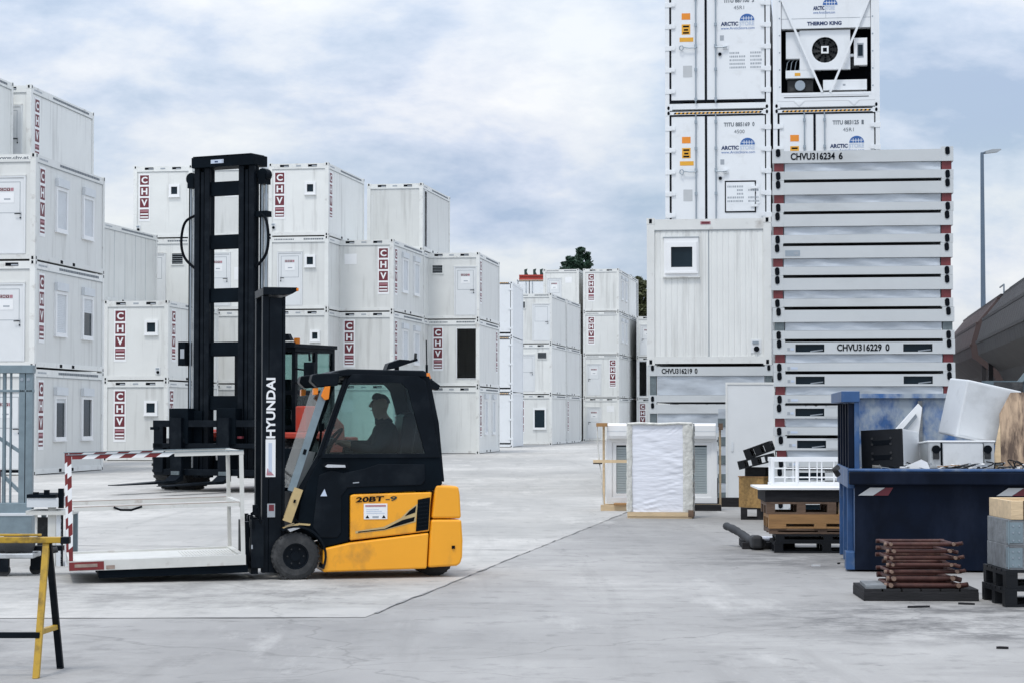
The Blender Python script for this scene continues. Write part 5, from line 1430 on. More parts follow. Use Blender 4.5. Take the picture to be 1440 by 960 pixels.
# ---------------------------------------------------------------- pallet heap
def pallet_mesh(mb, L_=1.2, D_=.8, H_=.144, m='old_wood', m2=None):
    m2 = m2 or m
    for k in range(5):
        y = k * (D_ - .13) / 4; mb.box(0, L_, y, y + .13, H_ - .022, H_, m)
    for x in (0, L_ / 2 - .05, L_ - .1):
        mb.box(x, x + .1, .001, D_ - .001, H_ - .044, H_ - .0225, m)
        for y in (0, D_ / 2 - .05, D_ - .1): mb.box(x, x + .1, y + .002, y + .1, .022, H_ - .0445, m2)
    for y in (0, D_ / 2 - .05, D_ - .1): mb.box(0.001, L_ - .001, y, y + .1, 0, .0215, m)
    return mb
def pallet(name, label, loc, rz, m, L_=1.2, D_=.8, H_=.144, m2=None, rx=0, ry=0, group='pallets in the heap'):
    o = pallet_mesh(MB(), L_, D_, H_, m, m2).build(name)
    o.location = loc; o.rotation_euler = (rx, ry, rz)
    return tag(o, label, 'pallet', group)
dP = 24.6; hz = 0
def hp(px, z, dd=0): return Vector((gx(px, dP + dd), dP + dd, z))
pallet('plastic_pallet', 'black plastic pallet at the very bottom of the heap beside the blue skip', hp(1088, 0), -R(3), 'dark_plastic', H_=.13)
pallet('plastic_pallet', 'black plastic pallet second from the ground in the heap beside the blue skip', hp(1090, .131, .02), -R(4), 'dark_plastic', H_=.085)
pallet('wooden_pallet', 'torn brown wooden pallet low in the heap, just above the black plastic ones', hp(1081, .217, .02), -R(2), 'old_wood', L_=1.22, H_=.062)
pallet('wooden_pallet', 'bright orange-brown wooden pallet in the middle of the heap', hp(1080, .280, .02), -R(2.5), 'oak_wood', H_=.162, m2='oak_wood')
pallet('wooden_pallet', 'greyish wooden pallet with two open bays, under the white-topped board', hp(1077, .443, .02), -R(2), 'old_wood', L_=.80, H_=.139, m2='old_wood')
pallet('wooden_pallet', 'white-edged wooden pallet half hidden by the blue skip, right of the greyish one', hp(1178, .443, .05), -R(2), 'pine_wood', L_=.7, H_=.135)
MB_ = MB().box(.0, 1.18, -.012, -.001, .055, .16, 'oak_wood').box(.0, .2, -.012, -.001, .0, .054, 'oak_wood').box(.52, .66, -.012, -.001, .0, .054, 'oak_wood').box(1.0, 1.18, -.012, -.001, .0, .054, 'oak_wood')
MB_.build('front_board', [o for o in COL.objects if o.get('label', '').startswith('bright orange-brown wooden pallet')][0])
wb = thing('table_top', 'dark-edged white table top lying flat across the pallet heap', 'table top', hp(1066, .584, 0), -R(2))
MB().box(.08, 1.28, .04, 1.14, 0, .139, 'dark_timber').build('underframe', wb); MB().box(0, 1.30, 0, 1.2, .140, .163, 'bright_white').build('board', wb); 
wc = thing('wire_crate', 'white wire mesh crate standing on the white table top', 'crate', hp(1086, .748, .55), -R(2))
mb = MB()
for z in (0, .30): mb.bar((0, 0, z + .012), (1.15, 0, z + .012), .03, .045, 'bright_white').bar((0, .5, z + .012), (1.15, .5, z + .012), .03, .045, 'bright_white').bar((0, .0, z + .012), (0, .5, z + .012), .03, .045, 'bright_white').bar((1.15, 0, z + .012), (1.15, .5, z + .012), .03, .045, 'bright_white')
mb.build('rim', wc)
mb = MB()
for k in range(9): mb.tube([(k * .1437, 0, 0), (k * .1437, 0, .31)], .009 if k not in (0, 2, 8) else .022, 'bright_white', 5)
for k in (1, 2): mb.tube([(0, 0, k * .105), (1.15, 0, k * .105)], .008, 'bright_white', 5)
for k in range(5): mb.tube([(k * .2875, .5, 0), (k * .2875, .5, .31)], .006, 'bright_white', 5)
for k in range(4): mb.tube([(0, k * .13, 0), (0, k * .13, .31)], .006, 'bright_white', 5)
mb.build('mesh', wc)
dQ = 32.6
def hq(px, z, dd=0): return Vector((gx(px, dQ + dd), dQ + dd, z))
pallet('wooden_pallet', 'dark wooden pallet on the ground under the brown chipboard box', hq(1041, 0), -R(6), 'dark_timber', L_=.6, D_=.7, H_=.18)
cbx = thing('chipboard_box', 'brown chipboard box with tipped black pallets on top of it', 'box', hq(1073, .181, -.12), R(42))
MB().box(0, .40, 0, .5, 0, .46, 'osb').build('shell', cbx); MB().box(-.01, .41, -.01, .51, .461, .478, 'oak_wood').build('lid', cbx)
pallet('plastic_pallet', 'black plastic pallet lying tilted directly on the brown chipboard box', hq(1039, .76, -.05), -R(12), 'dark_plastic', L_=.52, D_=.6, H_=.13, ry=-R(14))
pallet('plastic_pallet', 'black plastic pallet tipped steeply, on top of the tilted one above the chipboard box', hq(1049, .915, -.02), -R(12), 'dark_plastic', L_=.42, D_=.6, H_=.15, ry=-R(20))
t_ = tag(MB().box(0, .32, 0, .42, 0, .13, 'dark_timber').build('timber_block'), 'dark timber block wedged between the chipboard box and the tilted pallet', 'timber'); t_.location = hq(1047, .661, .1); t_.rotation_euler = (0, 0, -R(20))
hs = thing('padded_tube', 'grey bent padded tube lying on the ground left of the pallet heap', 'tube', ground(1018, 752) , 0)
o_ = hs.location
def rel(px, py, z=0, d=None):
    g_ = ground(px, py) if d is None else Vector((gx(px, d), d, 0)); return (g_.x - o_.x, g_.y - o_.y, z)
MB().tube(smoothp([rel(1020, 0, .24, 26.0), rel(1033, 0, .20, 25.8), rel(1046, 0, .14, 25.6), rel(1058, 0, .09, 25.3), rel(1072, 0, .08, 25.1)]), [.045, .05, .043, .047, .052] * 4 + [.05], 'gray_hose', 10).build('sleeve', hs)
MB().box(rel(1054, 0, 0, 25.2)[0], rel(1070, 0, 0, 25.2)[0], 25.05 - o_.y, 25.3 - o_.y, .02, .17, 'gray_hose').build('coupling', hs, bevel=.03)
t_ = tag(MB().box(0, .62, 0, .16, 0, .08, 'dark_timber').build('timber_block', bevel=.006), 'short dark plank on the ground under the grey bent tube', 'timber'); t_.location = put(1043, 25.3, 0); t_.rotation_euler = (0, 0, -R(3))
t_ = tag(MB().box(0, .45, 0, .5, 0, .02, 'film_white').build('plastic_sheet'), 'white plastic sheet folded flat on the ground left of the heap', 'sheet'); t_.location = put(1046, 25.7, .085); t_.rotation_euler = (0, 0, -R(3))
t_ = tag(MB().box(0, .62, 0, .6, 0, .08, 'dark_timber').build('timber_block'), 'dark plank under the folded white sheet left of the heap', 'timber'); t_.location = put(1042, 25.62, 0); t_.rotation_euler = (0, 0, -R(3))

# ---------------------------------------------------------------- the blue skip and its load
YS = 6.0
SO = put(1201, 21.6)
skp = thing('skip', 'large dark blue steel skip with high end wall, full of scrap', 'skip', SO, -R(YS))
SW_, SD_, SF_, SB_ = 3.4, 2.3, 1.02, 1.80
mb = MB()
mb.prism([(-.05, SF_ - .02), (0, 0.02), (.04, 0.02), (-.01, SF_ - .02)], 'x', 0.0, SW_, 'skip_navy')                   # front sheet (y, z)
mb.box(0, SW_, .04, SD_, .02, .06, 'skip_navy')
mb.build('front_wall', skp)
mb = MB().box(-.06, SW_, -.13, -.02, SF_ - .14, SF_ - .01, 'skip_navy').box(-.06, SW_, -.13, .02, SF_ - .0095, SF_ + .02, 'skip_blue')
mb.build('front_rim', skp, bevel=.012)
mb = MB()
for x, k in ((.13, 0), (1.50, 1), (2.9, 2)):
    mb.prism([(x - .10, SF_ - .25), (x + .02, SF_ - .17), (x + .17, SF_ - .17), (x + .05, SF_ - .25)], 'y', -.0585, -.0525, 'reflector_white')
    mb.prism([(x + .055, SF_ - .25), (x + .175, SF_ - .17), (x + .25, SF_ - .17), (x + .20, SF_ - .25)], 'y', -.058, -.052, 'maroon')
mb.split('reflector', skp)
mb = MB()                                                                                                         # end wall, high towards the back
mb.prism([(0, .02), (-.0, SF_ - .0), (-.0, SB_), (SD_, SB_), (SD_, .02)], 'x', .0, .05, 'skip_blue')
mb.box(-.07, .0, -.0, SD_, SF_ - .18, SF_ + .02, 'skip_blue')
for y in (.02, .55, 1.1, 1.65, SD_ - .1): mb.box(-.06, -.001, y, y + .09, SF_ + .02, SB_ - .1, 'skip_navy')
for y in (.3, 1.1, 1.9): mb.box(-.06, -.001, y, y + .08, .05, SF_ - .18, 'skip_blue')
mb.box(-.13, .055, -.02, SD_, SB_ - .09, SB_ + .02, 'skip_blue')
mb.box(-.09, -.001, .0, .3, .02, .2, 'skip_blue')
mb.tube([(-.16, .05, SF_ - .05), (-.20, .02, SF_ + .01), (-.17, -.03, SF_ + .03)], .03, 'rubber', 7)
mb.build('end_wall', skp, bevel=.006)
mb = MB().box(.05, SW_, SD_ - .05, SD_, .06, SB_ - .03, 'skip_peeled')
for x in (.82, 1.68, 2.5): mb.box(x, x + .05, SD_ - .09, SD_ - .0505, .06, SB_ - .06, 'grey_wood')
mb.box(.05, SW_, SD_ - .1, SD_ + .05, SB_ - .0295, SB_ + .02, 'skip_peeled')
mb.box(SW_ - .05, SW_, .04, SD_ - .1, .061, SF_, 'skip_blue')
mb.build('rear_wall', skp)
def sk(x, y, z):
    c_, s_ = math.cos(R(YS)), math.sin(R(YS)); return Vector((SO.x + c_ * x + s_ * y, SO.y - s_ * x + c_ * y, z))
rnd = random.Random(5)
mb = MB(); n = 26
vs = [(.1 + 3.2 * i / n, .06 + 2.1 * j / n, .90 + .10 * rnd.random() + .08 * math.sin(i * .7) * math.sin(j * .9)) for j in range(n + 1) for i in range(n + 1)]
mb.add(vs, [(j * (n + 1) + i, j * (n + 1) + i + 1, (j + 1) * (n + 1) + i + 1, (j + 1) * (n + 1) + i) for j in range(n) for i in range(n)], 'scrap')
for k in range(120):
    p = Vector((rnd.uniform(.2, 3.1), rnd.uniform(.06, 1.9), rnd.uniform(.97, 1.07))); q = Vector((rnd.uniform(-.18, .18), rnd.uniform(-.05, .2), rnd.uniform(-.04, .08)))
    mb.bar(p - q, p + q, rnd.uniform(.02, .12), rnd.uniform(.005, .03), rnd.choice(['scrap', 'bright_white', 'print_gray', 'rubber', 'appliance', 'old_wood']))
for k in range(60):
    p = Vector((rnd.uniform(.12, 2.4), rnd.uniform(.04, .34), rnd.uniform(1.0, 1.075))); q = Vector((rnd.uniform(-.10, .10), rnd.uniform(-.03, .10), rnd.uniform(-.03, .035)))
    mb.bar(p - q, p + q, rnd.uniform(.015, .09), rnd.uniform(.004, .02), rnd.choice(['scrap', 'bright_white', 'print_gray', 'rubber', 'appliance', 'dark_plastic', 'oak_wood']))
for k in range(14):
    x_ = rnd.uniform(.45, 1.9); pts = [(x_ + rnd.uniform(-.12, .12), rnd.uniform(.06, .3), 1.0 + rnd.uniform(.0, .12)) for _ in range(4)]
    mb.tube(smoothp(pts, 4), .007, rnd.choice(['rubber', 'dark_plastic', 'bright_white']), 5)
sp = tag(mb.build('scrap_pile'), 'mixed grey scrap and sheet offcuts filling the blue skip', 'scrap', kind='stuff'); sp.location = SO; sp.rotation_euler = (0, 0, -R(YS))
bx = thing('speaker_cabinet', 'black-faced box with two recessed round fittings, tipped in the skip at its left', 'box', sk(.10, .35, 1.02), R(-30), ry=R(-3), rx=R(-4))
MB().box(0, .44, .012, .50, 0, .40, 'appliance').build('cabinet', bx, bevel=.008)
mb = MB().box(0, .44, -.02, .0115, 0, .40, 'dark_plastic').box(.12, .32, -.024, -.0205, .24, .29, 'black_hole').box(.12, .32, -.024, -.0205, .09, .14, 'black_hole')
for x in (.12, .32):
    for z in (.10, .16, .25, .31): mb.disc((x, 0, z), .013, 'y', -.028, -.02, 'rubber', 8)
mb.build('front_panel', bx, bevel=.018)
sb = thing('control_cabinet', 'grey metal cabinet with two black knobs, lying in the skip under the big white box', 'cabinet', sk(.76, .25, 1.03), R(2), rx=R(-3))
MB().box(0, .68, 0, .45, 0, .27, 'alu').box(-.01, .69, -.01, .46, .271, .29, 'bright_white').build('cabinet', sb, bevel=.006)
MB().box(.15, .56, -.012, -.001, .01, .255, 'appliance').box(.01, .12, -.01, -.001, .01, .26, 'alu').box(.125, .145, -.004, -.001, .0, .268, 'black_hole').box(.575, .67, -.01, -.001, .01, .26, 'alu').box(.555, .567, -.011, -.001, .005, .262, 'black_hole').build('front_panel', sb)
for x in (.075, .605): MB().disc((x, 0, .20), .042, 'y', -.04, -.01, 'black_hole', 12).box(x - .03, x + .03, -.035, -.012, .10, .20, 'rubber').build('knob', sb)
wx = thing('appliance_box', 'big pale grey appliance housing tipped over on top of the skip load', 'appliance', sk(1.07, .62, 1.36), R(7), ry=R(12), rx=R(3))
MB().box(0, .60, 0, .60, 0, .60, 'appliance').build('housing', wx, bevel=.02, seg=3); MB().box(.03, .57, -.006, .0, .03, .57, 'appliance').disc((.54, 0, .52), .02, 'y', -.01, -.005, 'print_gray', 8).build('cover', wx)
pb = thing('plywood_board', 'stained brown plywood board leaning upright at the right end of the skip', 'board', sk(1.52, .52, .98), R(-4), rx=R(-8))
MB().prism([(0, 0), (1.1, 0), (1.1, .86), (.12, .84), (.0, .62)], 'y', 0, .03, 'ply').build('panel', pb); MB().prism([(-.09, 0), (.0, 0), (.0, .52), (-.05, .30)], 'y', .0, .02, 'pine_wood').build('splinter', pb)
cp = thing('narrow_board', 'dark narrow board standing left of the stained plywood in the skip', 'board', sk(1.50, .75, .98), R(-2), rx=R(-6))
MB().box(0, .3, 0, .03, 0, .95, 'rubber').build('panel', cp)
fs = thing('foam_sheet', 'folded white sheet sticking up behind the black-faced box in the skip', 'sheet', sk(.22, 1.0, .98), R(4))
MB().prism([(0, .16), (.52, .72), (.56, .68), (.50, .24), (.2, 0)], 'y', 0, .02, 'bright_white').build('upright_fold', fs); MB().prism([(-.02, .13), (.47, .68), (.50, .64), (.05, .12)], 'y', -.05, -.03, 'bright_white').prism([(.04, .12), (.48, .62), (.50, .58), (.10, .11)], 'y', -.029, -.001, 'print_gray').build('lower_fold', fs)
pw = thing('paper_sheet', 'white paper triangle lying over the rim side of the skip load', 'sheet', sk(.38, .10, 1.0), 0)
MB().prism([(0, 0), (.40, 0), (.36, .10), (.30, .13)], 'y', 0, .012, 'bright_white').build('fold', pw)
# ---------------------------------------------------------------- stacked steel frames
dR = 18.15
lpt = thing('wooden_pallet', 'low dark wooden pallet under the stacked rusty steel frames', 'pallet', put(1213, dR), -R(2))
MB().box(0, .97, 0, .05, .0, .078, 'dark_timber').box(0, .97, .70, .75, .0, .078, 'dark_timber').box(0, .05, .05, .70, .001, .077, 'dark_timber').box(.92, .97, .05, .70, .001, .077, 'dark_timber').build('edge_frame', lpt, bevel=.006)
mb = MB()
for k in range(6): mb.box(.003 + k * .163, .003 + k * .163 + .148, .002, .748, .0785, .10, 'dark_timber')
mb.build('deck', lpt)
t_ = tag(MB().box(0, .17, 0, .55, 0, .03, 'grey_wood').build('loose_board'), 'pale grey board lying on the left edge of the low dark pallet', 'board'); t_.location = put(1216, dR + .03, .101); t_.rotation_euler = (0, 0, -R(4))
rnd = random.Random(3)
lbl = ['lowest', 'second from the bottom', 'third from the bottom', 'fourth from the bottom', 'fifth from the bottom', 'sixth from the bottom', 'uppermost']
for k in range(7):
    z = .10 + .026 + k * .058
    ln, dp = (.70 if k % 2 == 0 else .64) - .006 * k, .50
    fr = thing('scaffold_frame', 'rusty tubular steel frame, %s of the pile on the dark pallet' % lbl[k], 'steel frame', put(1250 + (3 if k % 2 else 0), dR + .08, z), R(rnd.uniform(-4, 3)) , 'stacked rusty steel frames')
    r_ = .024 if k < 2 else .018
    mb = MB()
    for y in (0, dp): mb.tube([(-.03, y, 0), (ln * .5, y + rnd.uniform(-.01, .01), rnd.uniform(-.004, .004)), (ln - .1, y, 0)], r_, 'rust_pipe', 10)
    mb.split('side_rail', fr)
    mb = MB()
    for x in (.0, ln - .13): mb.tube([(x, -.04 - .015 * (k % 3), .004), (x + rnd.uniform(-.02, .02), dp + .03, .004)], r_ * .8, 'rust_pipe', 8)
    for x in (.0, ln - .13): mb.disc((x, 0, .004), r_ * .84, 'y', -.058 - .015 * (k % 3), -.038, 'pipe_end', 8)
    mb.split('cross_tube', fr)
    MB().disc((0, 0, 0), r_ * .95, 'x', -.05, -.029, 'pipe_end', 8).disc((0, 0, 0), r_ * .95, 'x', ln - .101, ln - .08, 'pipe_end', 8).tube([(ln - .1, 0, 0), (ln - .05, -.03, .012 - .024 * (k % 2))], r_ * .9, 'rust_pipe', 8).split('tube_end', fr)

# ---------------------------------------------------------------- crates at the right edge
dC = 17.7
pallet('plastic_pallet', 'black plastic pallet on the ground under the grey crates at the right edge', put(1411, dC - .15), R(1), 'dark_plastic', H_=.15, group='pallets under the grey crates')
pallet('plastic_pallet', 'upper black plastic pallet directly under the grey crates at the right edge', put(1412, dC - .13, .151), R(.5), 'dark_plastic', H_=.15, group='pallets under the grey crates')
def collar(label, loc, rz, h, m, hinge=True, L_=1.15, D_=.78):
    root = thing('pallet_collar', label, 'crate', loc, rz, 'crate collars at the right edge')
    mb = MB().ring([(0, 0), (L_, 0), (L_, D_), (0, D_)], [(.025, .025), (L_ - .025, .025), (L_ - .025, D_ - .025), (.025, D_ - .025)], 'z', 0, h, m)
    mb.build('wood_frame', root, bevel=.004)
    if hinge:
        mb = MB()
        mb.box(-.004, .11, -.005, -.001, .02, h - .02, 'galvanised').box(-.005, -.001, -.004, .09, .02, h - .02, 'galvanised')
        for z in (.04, h / 2, h - .05):
            for x in (.03, .08): mb.disc((x, 0, z), .008, 'y', -.010, -.005, 'steel_rod', 6)
        mb.tube([(-.006, -.006, .01), (-.006, -.006, h - .01)], .007, 'galvanised', 6)
        mb.build('corner_hinge', root)
    else: MB().box(.10, .16, -.004, -.001, .0, h, 'dark_timber').build('corner_post', root)
    return root
YC = R(.5)
pC = put(1417, dC - .12)
collar('grey weathered crate collar, lower of the two at the right picture edge', pC + Vector((0, 0, .302)), YC, .20, 'grey_wood')
collar('grey weathered crate collar, upper of the two at the right picture edge', pC + Vector((.005, .005, .503)), YC, .21, 'grey_wood')
MBx = collar('clean yellow-brown wooden crate collar on top of the grey ones at the right edge', pC + Vector((.02, .0, .714)), YC, .155, 'pine_wood', hinge=False)
tag(t_ := MB().box(0, .5, 0, .35, 0, .012, 'pine_wood').build('crate_lid'), 'thin pale wooden lid inside the clean top crate at the right edge', 'lid'); t_.location = pC + Vector((.05, .35, .80)); t_.rotation_euler = (0, 0, YC)
# splinters and scraps on the ground by the skip
mbz = [(1274, 853, .20, 12, 'dark_timber', 'dark wood splinter lying on the ground in front of the rusty frames'), (1365, 841, .10, 40, 'bright_white', 'white scrap of plastic on the ground between the rusty frames and the crates'),
       (1398, 910, .08, -20, 'dark_timber', 'small dark chip on the ground nearest the right lower corner'), (1140, 795, .10, 10, 'bright_white', 'white scrap on the ground below the pallet heap'),
       (1178, 792, .07, 60, 'dark_timber', 'dark chip on the ground at the left foot of the blue skip'), (1345, 848, .14, -30, 'dark_timber', 'dark splinter on the ground right of the rusty frames')]
for px, py, ln, az, mm, lb in mbz:
    t_ = tag(MB().prism([(0, 0), (ln, .01), (ln * .8, .022), (.02, .025)], 'z', 0, .016, mm).build('debris_chip'), lb, 'debris', 'scraps on the ground'); t_.location = ground(px, py) + Vector((0, 0, .001)); t_.rotation_euler = (0, 0, R(az))
structure_stains = MB()
rnd = random.Random(8)
def blob(cx, cy, rx, ry, z):
    structure_stains.poly([(cx + rx * math.cos(a * math.pi / 14) * rnd.uniform(.7, 1.1), cy + ry * math.sin(a * math.pi / 14) * rnd.uniform(.7, 1.1), z) for a in range(28)], 'oil_stain')

# ---------------------------------------------------------------- hopper wagons, grey bin, lamp
def wagon(label, px, d, length, m, yaw, hgt=4.45):
    root = thing('hopper_wagon', label, 'wagon', put(px, d), -R(yaw), 'railway hopper wagons')
    prof = [(1.0, 1.5), (.48, 2.57), (.04, 2.93), (0, 3.2), (.14, 3.70), (.62, 4.28), (1.2, 4.50), (1.9, 4.50), (2.48, 4.28), (2.96, 3.70), (3.1, 3.2), (3.06, 2.93), (2.62, 2.57), (2.1, 1.5)]
    mb = MB().prism(prof, 'y', 0.0, length, m)
    for q in range(22):
        y = .08 + q * (length - .16) / 21
        for i in (3, 4, 2):
            a, b = prof[i], prof[i + 1]
            mb.bar((a[0] + .01, y, a[1]), (b[0] + .01, y, b[1]), .10, .022, m)
    for x, z in ((.0, 3.2), (.14, 3.70), (.62, 4.28)): mb.bar((x + .01, 0, z), (x + .01, length, z), .06, .06, m)
    mb.build('body', root)
    MB().bar((.75, .2, 4.36), (.75, length - .2, 4.36), .10, .06, 'wagon_dark').tube([(.8, .5, 4.4), (.8, .5, 4.62)], .02, 'steel_rod', 6).tube([(.8, .5, 4.62), (.8, 1.6, 4.62)], .02, 'steel_rod', 6).build('roof_walkway', root)
    mb = MB().box(.3, 2.8, .2, length - .2, .8, 1.1, 'wagon_dark').box(1.05, 2.05, .5, length - .5, 1.1, 1.52, 'wagon_dark')
    mb.build('underframe', root)
    for y in (.02, length - .12):
        for x in (.25, .95, 2.1, 2.75): MB().box(x, x + .1, y, y + .1, 1.1, 2.9, 'wagon_dark').build('end_post', root)
    for y in (-.25, length + .2): MB().tube([(.2, y, 1.5), (2.9, y, 1.5)], .03, 'steel_rod', 6).tube([(.2, y, 1.5), (.2, y, .9), (.4, y, .85)], .025, 'steel_rod', 6).box(.5, .58, y - .03, y + .02, 1.0, 1.48, 'sticker_yellow').build('handrail', root)
    for y in (1.2, 2.9, length - 3.0, length - 1.3):
        MB().disc((0, y, .46), .46, 'x', .7, .83, 'wagon_dark', 20).disc((0, y, .46), .46, 'x', 2.27, 2.4, 'wagon_dark', 20).disc((0, y, .46), .08, 'x', .6, 2.5, 'wagon_dark', 8).build('wheel', root)
    return root
YW = 8.3
W0 = put(1373.5, 47.0)
sW, cW = math.sin(R(YW)), math.cos(R(YW))
wagon('dark grey ribbed hopper wagon, the nearer one at the right picture edge', 1373, 47.0, 11.5, 'wagon_gray', YW).location = W0 - Vector((sW, cW, 0)) * 11.5
wagon('reddish brown hopper wagon with dark end, behind the grey one', 1373, 47.0, 12.0, 'wagon_brown', YW).location = W0 + Vector((sW, cW, 0)) * 1.9
for x in (.83, 2.27):
    c9, s9 = cW, sW; b9 = W0
    p0 = b9 + Vector((c9 * x - s9 * 25, -s9 * x - c9 * 25, 0)); p1 = b9 + Vector((c9 * x + s9 * 60, -s9 * x + c9 * 60, 0))
    structure(MB().bar(p0 + Vector((0, 0, .004)), p1 + Vector((0, 0, .004)), .07, .006, 'steel_rod').build('rail'))
gb = thing('scrap_bin', 'blue-grey ribbed steel bin with sloping rim, in front of the wagons', 'bin', put(1388, 30.0), -R(8))
prof = [(0, 0), (0, 1.66), (.17, 1.70), (.42, 2.02), (.53, 2.16), (1.9, 2.16), (1.9, 0)]
MB().prism(prof, 'y', 0, .06, 'blue_gray').box(0, .06, .06, 1.8, 0, 1.66, 'blue_gray').box(.06, 1.9, 1.74, 1.8, 0, 2.1, 'blue_gray').box(1.84, 1.9, .06, 1.74, 0, 2.1, 'blue_gray').box(.06, 1.84, .06, 1.74, .02, .1, 'blue_gray').build('shell', gb)
mb = MB()
for x, zt in ((.10, 1.66), (.24, 1.75), (.36, 1.92), (.50, 2.10), (.75, 2.12), (1.0, 2.12), (1.3, 2.12), (1.6, 2.12)): mb.box(x, x + .06, -.05, -.001, .1, zt, 'blue_gray')
mb.split('rib', gb)
mb = MB()
for a, b in zip(prof[1:5], prof[2:6]): mb.bar((a[0], -.02, a[1]), (b[0], -.02, b[1]), .14, .06, 'galvanised')
mb.box(-.12, .0, -.03, .2, 1.5, 1.62, 'galvanised').box(.42, .48, -.09, -.051, 1.3, 1.6, 'bright_white').build('rim', gb)
dL = 68
lp = thing('street_lamp', 'tall grey street lamp with one flat head, behind the wagons', 'lamp', put(1383.5, dL))
zt = zof(214, dL)
MB().tube([(0, 0, 0), (0, 0, zt * .5), (0, 0, zt - .1), (0, 0, zt)], [.10, .08, .055, .05], 'lamp_gray', 12).disc((0, 0, 0), .16, 'z', 0, .5, 'lamp_gray', 12).build('pole', lp)
MB().tube([(-.03, 0, zt - .02), (.18, 0, zt + .02)], .035, 'lamp_gray', 8).prism([(.10, zt - .03), (.08, zt + .04), (.30, zt + .10), (.56, zt + .11), (.60, zt + .08), (.50, zt + .02)], 'y', -.14, .14, 'lamp_head').build('lamp_head', lp)

# ---------------------------------------------------------------- trees
def tree(label, loc, h, crown, n, m, seed, size):
    root = thing('tree', label, 'tree', loc, 0, 'trees behind the yard')
    rnd = random.Random(seed)
    mb = MB().tube([(0, 0, 0), (.15, .1, h * .35), (-.1, 0, h * .6), (0.05, 0, h * .85)], [h * .022, h * .017, h * .011, h * .004], 'bark', 9)
    for k in range(9):
        a = rnd.uniform(0, 6.28); z = h * rnd.uniform(.35, .75); l_ = h * .12
        mb.tube([(0, 0, z), (math.cos(a) * l_, math.sin(a) * l_, z + l_ * .7), (math.cos(a) * l_ * 1.5, math.sin(a) * l_ * 1.5, z + l_ * 1.5)], [h * .008, h * .005, h * .002], 'bark', 6)
    mb.build('trunk', root)
    mb = MB()
    cl = []
    for k in range(110):
        c_, r_ = crown[rnd.randrange(len(crown))]
        while True:
            p = Vector((rnd.uniform(-1, 1), rnd.uniform(-1, 1), rnd.uniform(-1, 1)))
            if .35 < p.length < 1: break
        cl.append((Vector((c_[0] + p.x * r_[0], c_[1] + p.y * r_[0], c_[2] + p.z * r_[1])), r_[0] * rnd.uniform(.12, .34)))
    for k in range(n):
        c_, r_ = cl[rnd.randrange(len(cl))]
        p = c_ + Vector((rnd.gauss(0, .45), rnd.gauss(0, .45), rnd.gauss(0, .34))) * r_ * 1.1
        u = Vector((rnd.gauss(0, 1), rnd.gauss(0, 1), rnd.gauss(0, .6))).normalized(); v_ = u.orthogonal().normalized()
        v_ = (v_ * math.cos(k) + u.cross(v_) * math.sin(k)); s_ = size * rnd.uniform(.5, 1.2)
        mb.add([p - u * s_, p - v_ * s_ * .45, p + u * s_, p + v_ * s_ * .45], [(0, 1, 2, 3)], m)
    mb.build('crown', root)
dT = 200
tree('dark green tree top rising straight above the far lettered containers', put(809, dT), zof(341, dT),
     [((.0, 0, 13.9), (2.2, 2.2)), ((.6, 0, 16.2), (.8, 1.4)), ((.6, 0, 16.0), (.8, 1.5)), ((-.45, 0, 15.7), (.9, .9)), ((-.4, 0, 15.4), (1.1, 1.0)), ((.2, 0, 15.6), (1.2, 1.1)), ((.6, 0, 12.4), (2.2, 2))], 11000, 'leaf_dark', 4, .21)
dT = 175
tree('olive green tree between the far stacks and the ribbed container', put(893, dT), zof(380, dT),
     [((-.4, 0, 11.9), (1.2, 1.7)), ((.3, 0, 11.4), (1.3, 1.6)), ((1.0, 0, 10.6), (1.3, 1.9)), ((.6, 0, 9.0), (1.8, 2.2))], 12000, 'leaf_olive', 9, .22)

# ---------------------------------------------------------------- left foreground
dT0 = 12.75
tr = thing('trestle', 'yellow steel trestle with one dark leg, cut off by the left picture edge', 'trestle', ground(53, 951), R(4))
gz = tr.location.z
def tl(px, d, z): return (gx(px, d) - tr.location.x, d - tr.location.y, z)
MTr = tr.rotation_euler.to_matrix().inverted()
def tq(px, d, z): return tuple(MTr @ Vector(tl(px, d, z)))
top = .81
mb = MB().bar(tq(-95, 13.0, top), tq(98, 13.0, top), .06, .036, 'trestle_yellow').bar(tq(88, 13.0, top - .002), tq(100, 13.0, top - .002), .064, .042, 'black_satin')
mb.bar(tq(-60, 13.0, top + .03), tq(60, 13.0, top + .03), .03, .014, 'trestle_yellow').build('top_bar', tr, bevel=.004)
for k, (xa, xb, mm) in enumerate(((67, 54, 'trestle_yellow'), (70, 88, 'black_satin'), (-125, -140, 'trestle_yellow'), (-120, -105, 'rubber'))):
    d2 = 12.78 if k % 2 == 0 else 13.28
    MB().bar(tq(xb, d2, .0), tq(xa, 13.0, top - .02), .040, .03, mm).bar(tq(xb - 4, d2, .004), tq(xb + 4, d2, .004), .06, .008, mm).build('leg', tr, bevel=.003)
MB().bar(tq(57, 12.84, .265), tq(82, 13.20, .265), .035, .03, 'trestle_yellow').bar(tq(-160, 12.84, .25), tq(59, 12.84, .25), .03, .035, 'black_satin').build('brace', tr, bevel=.003)
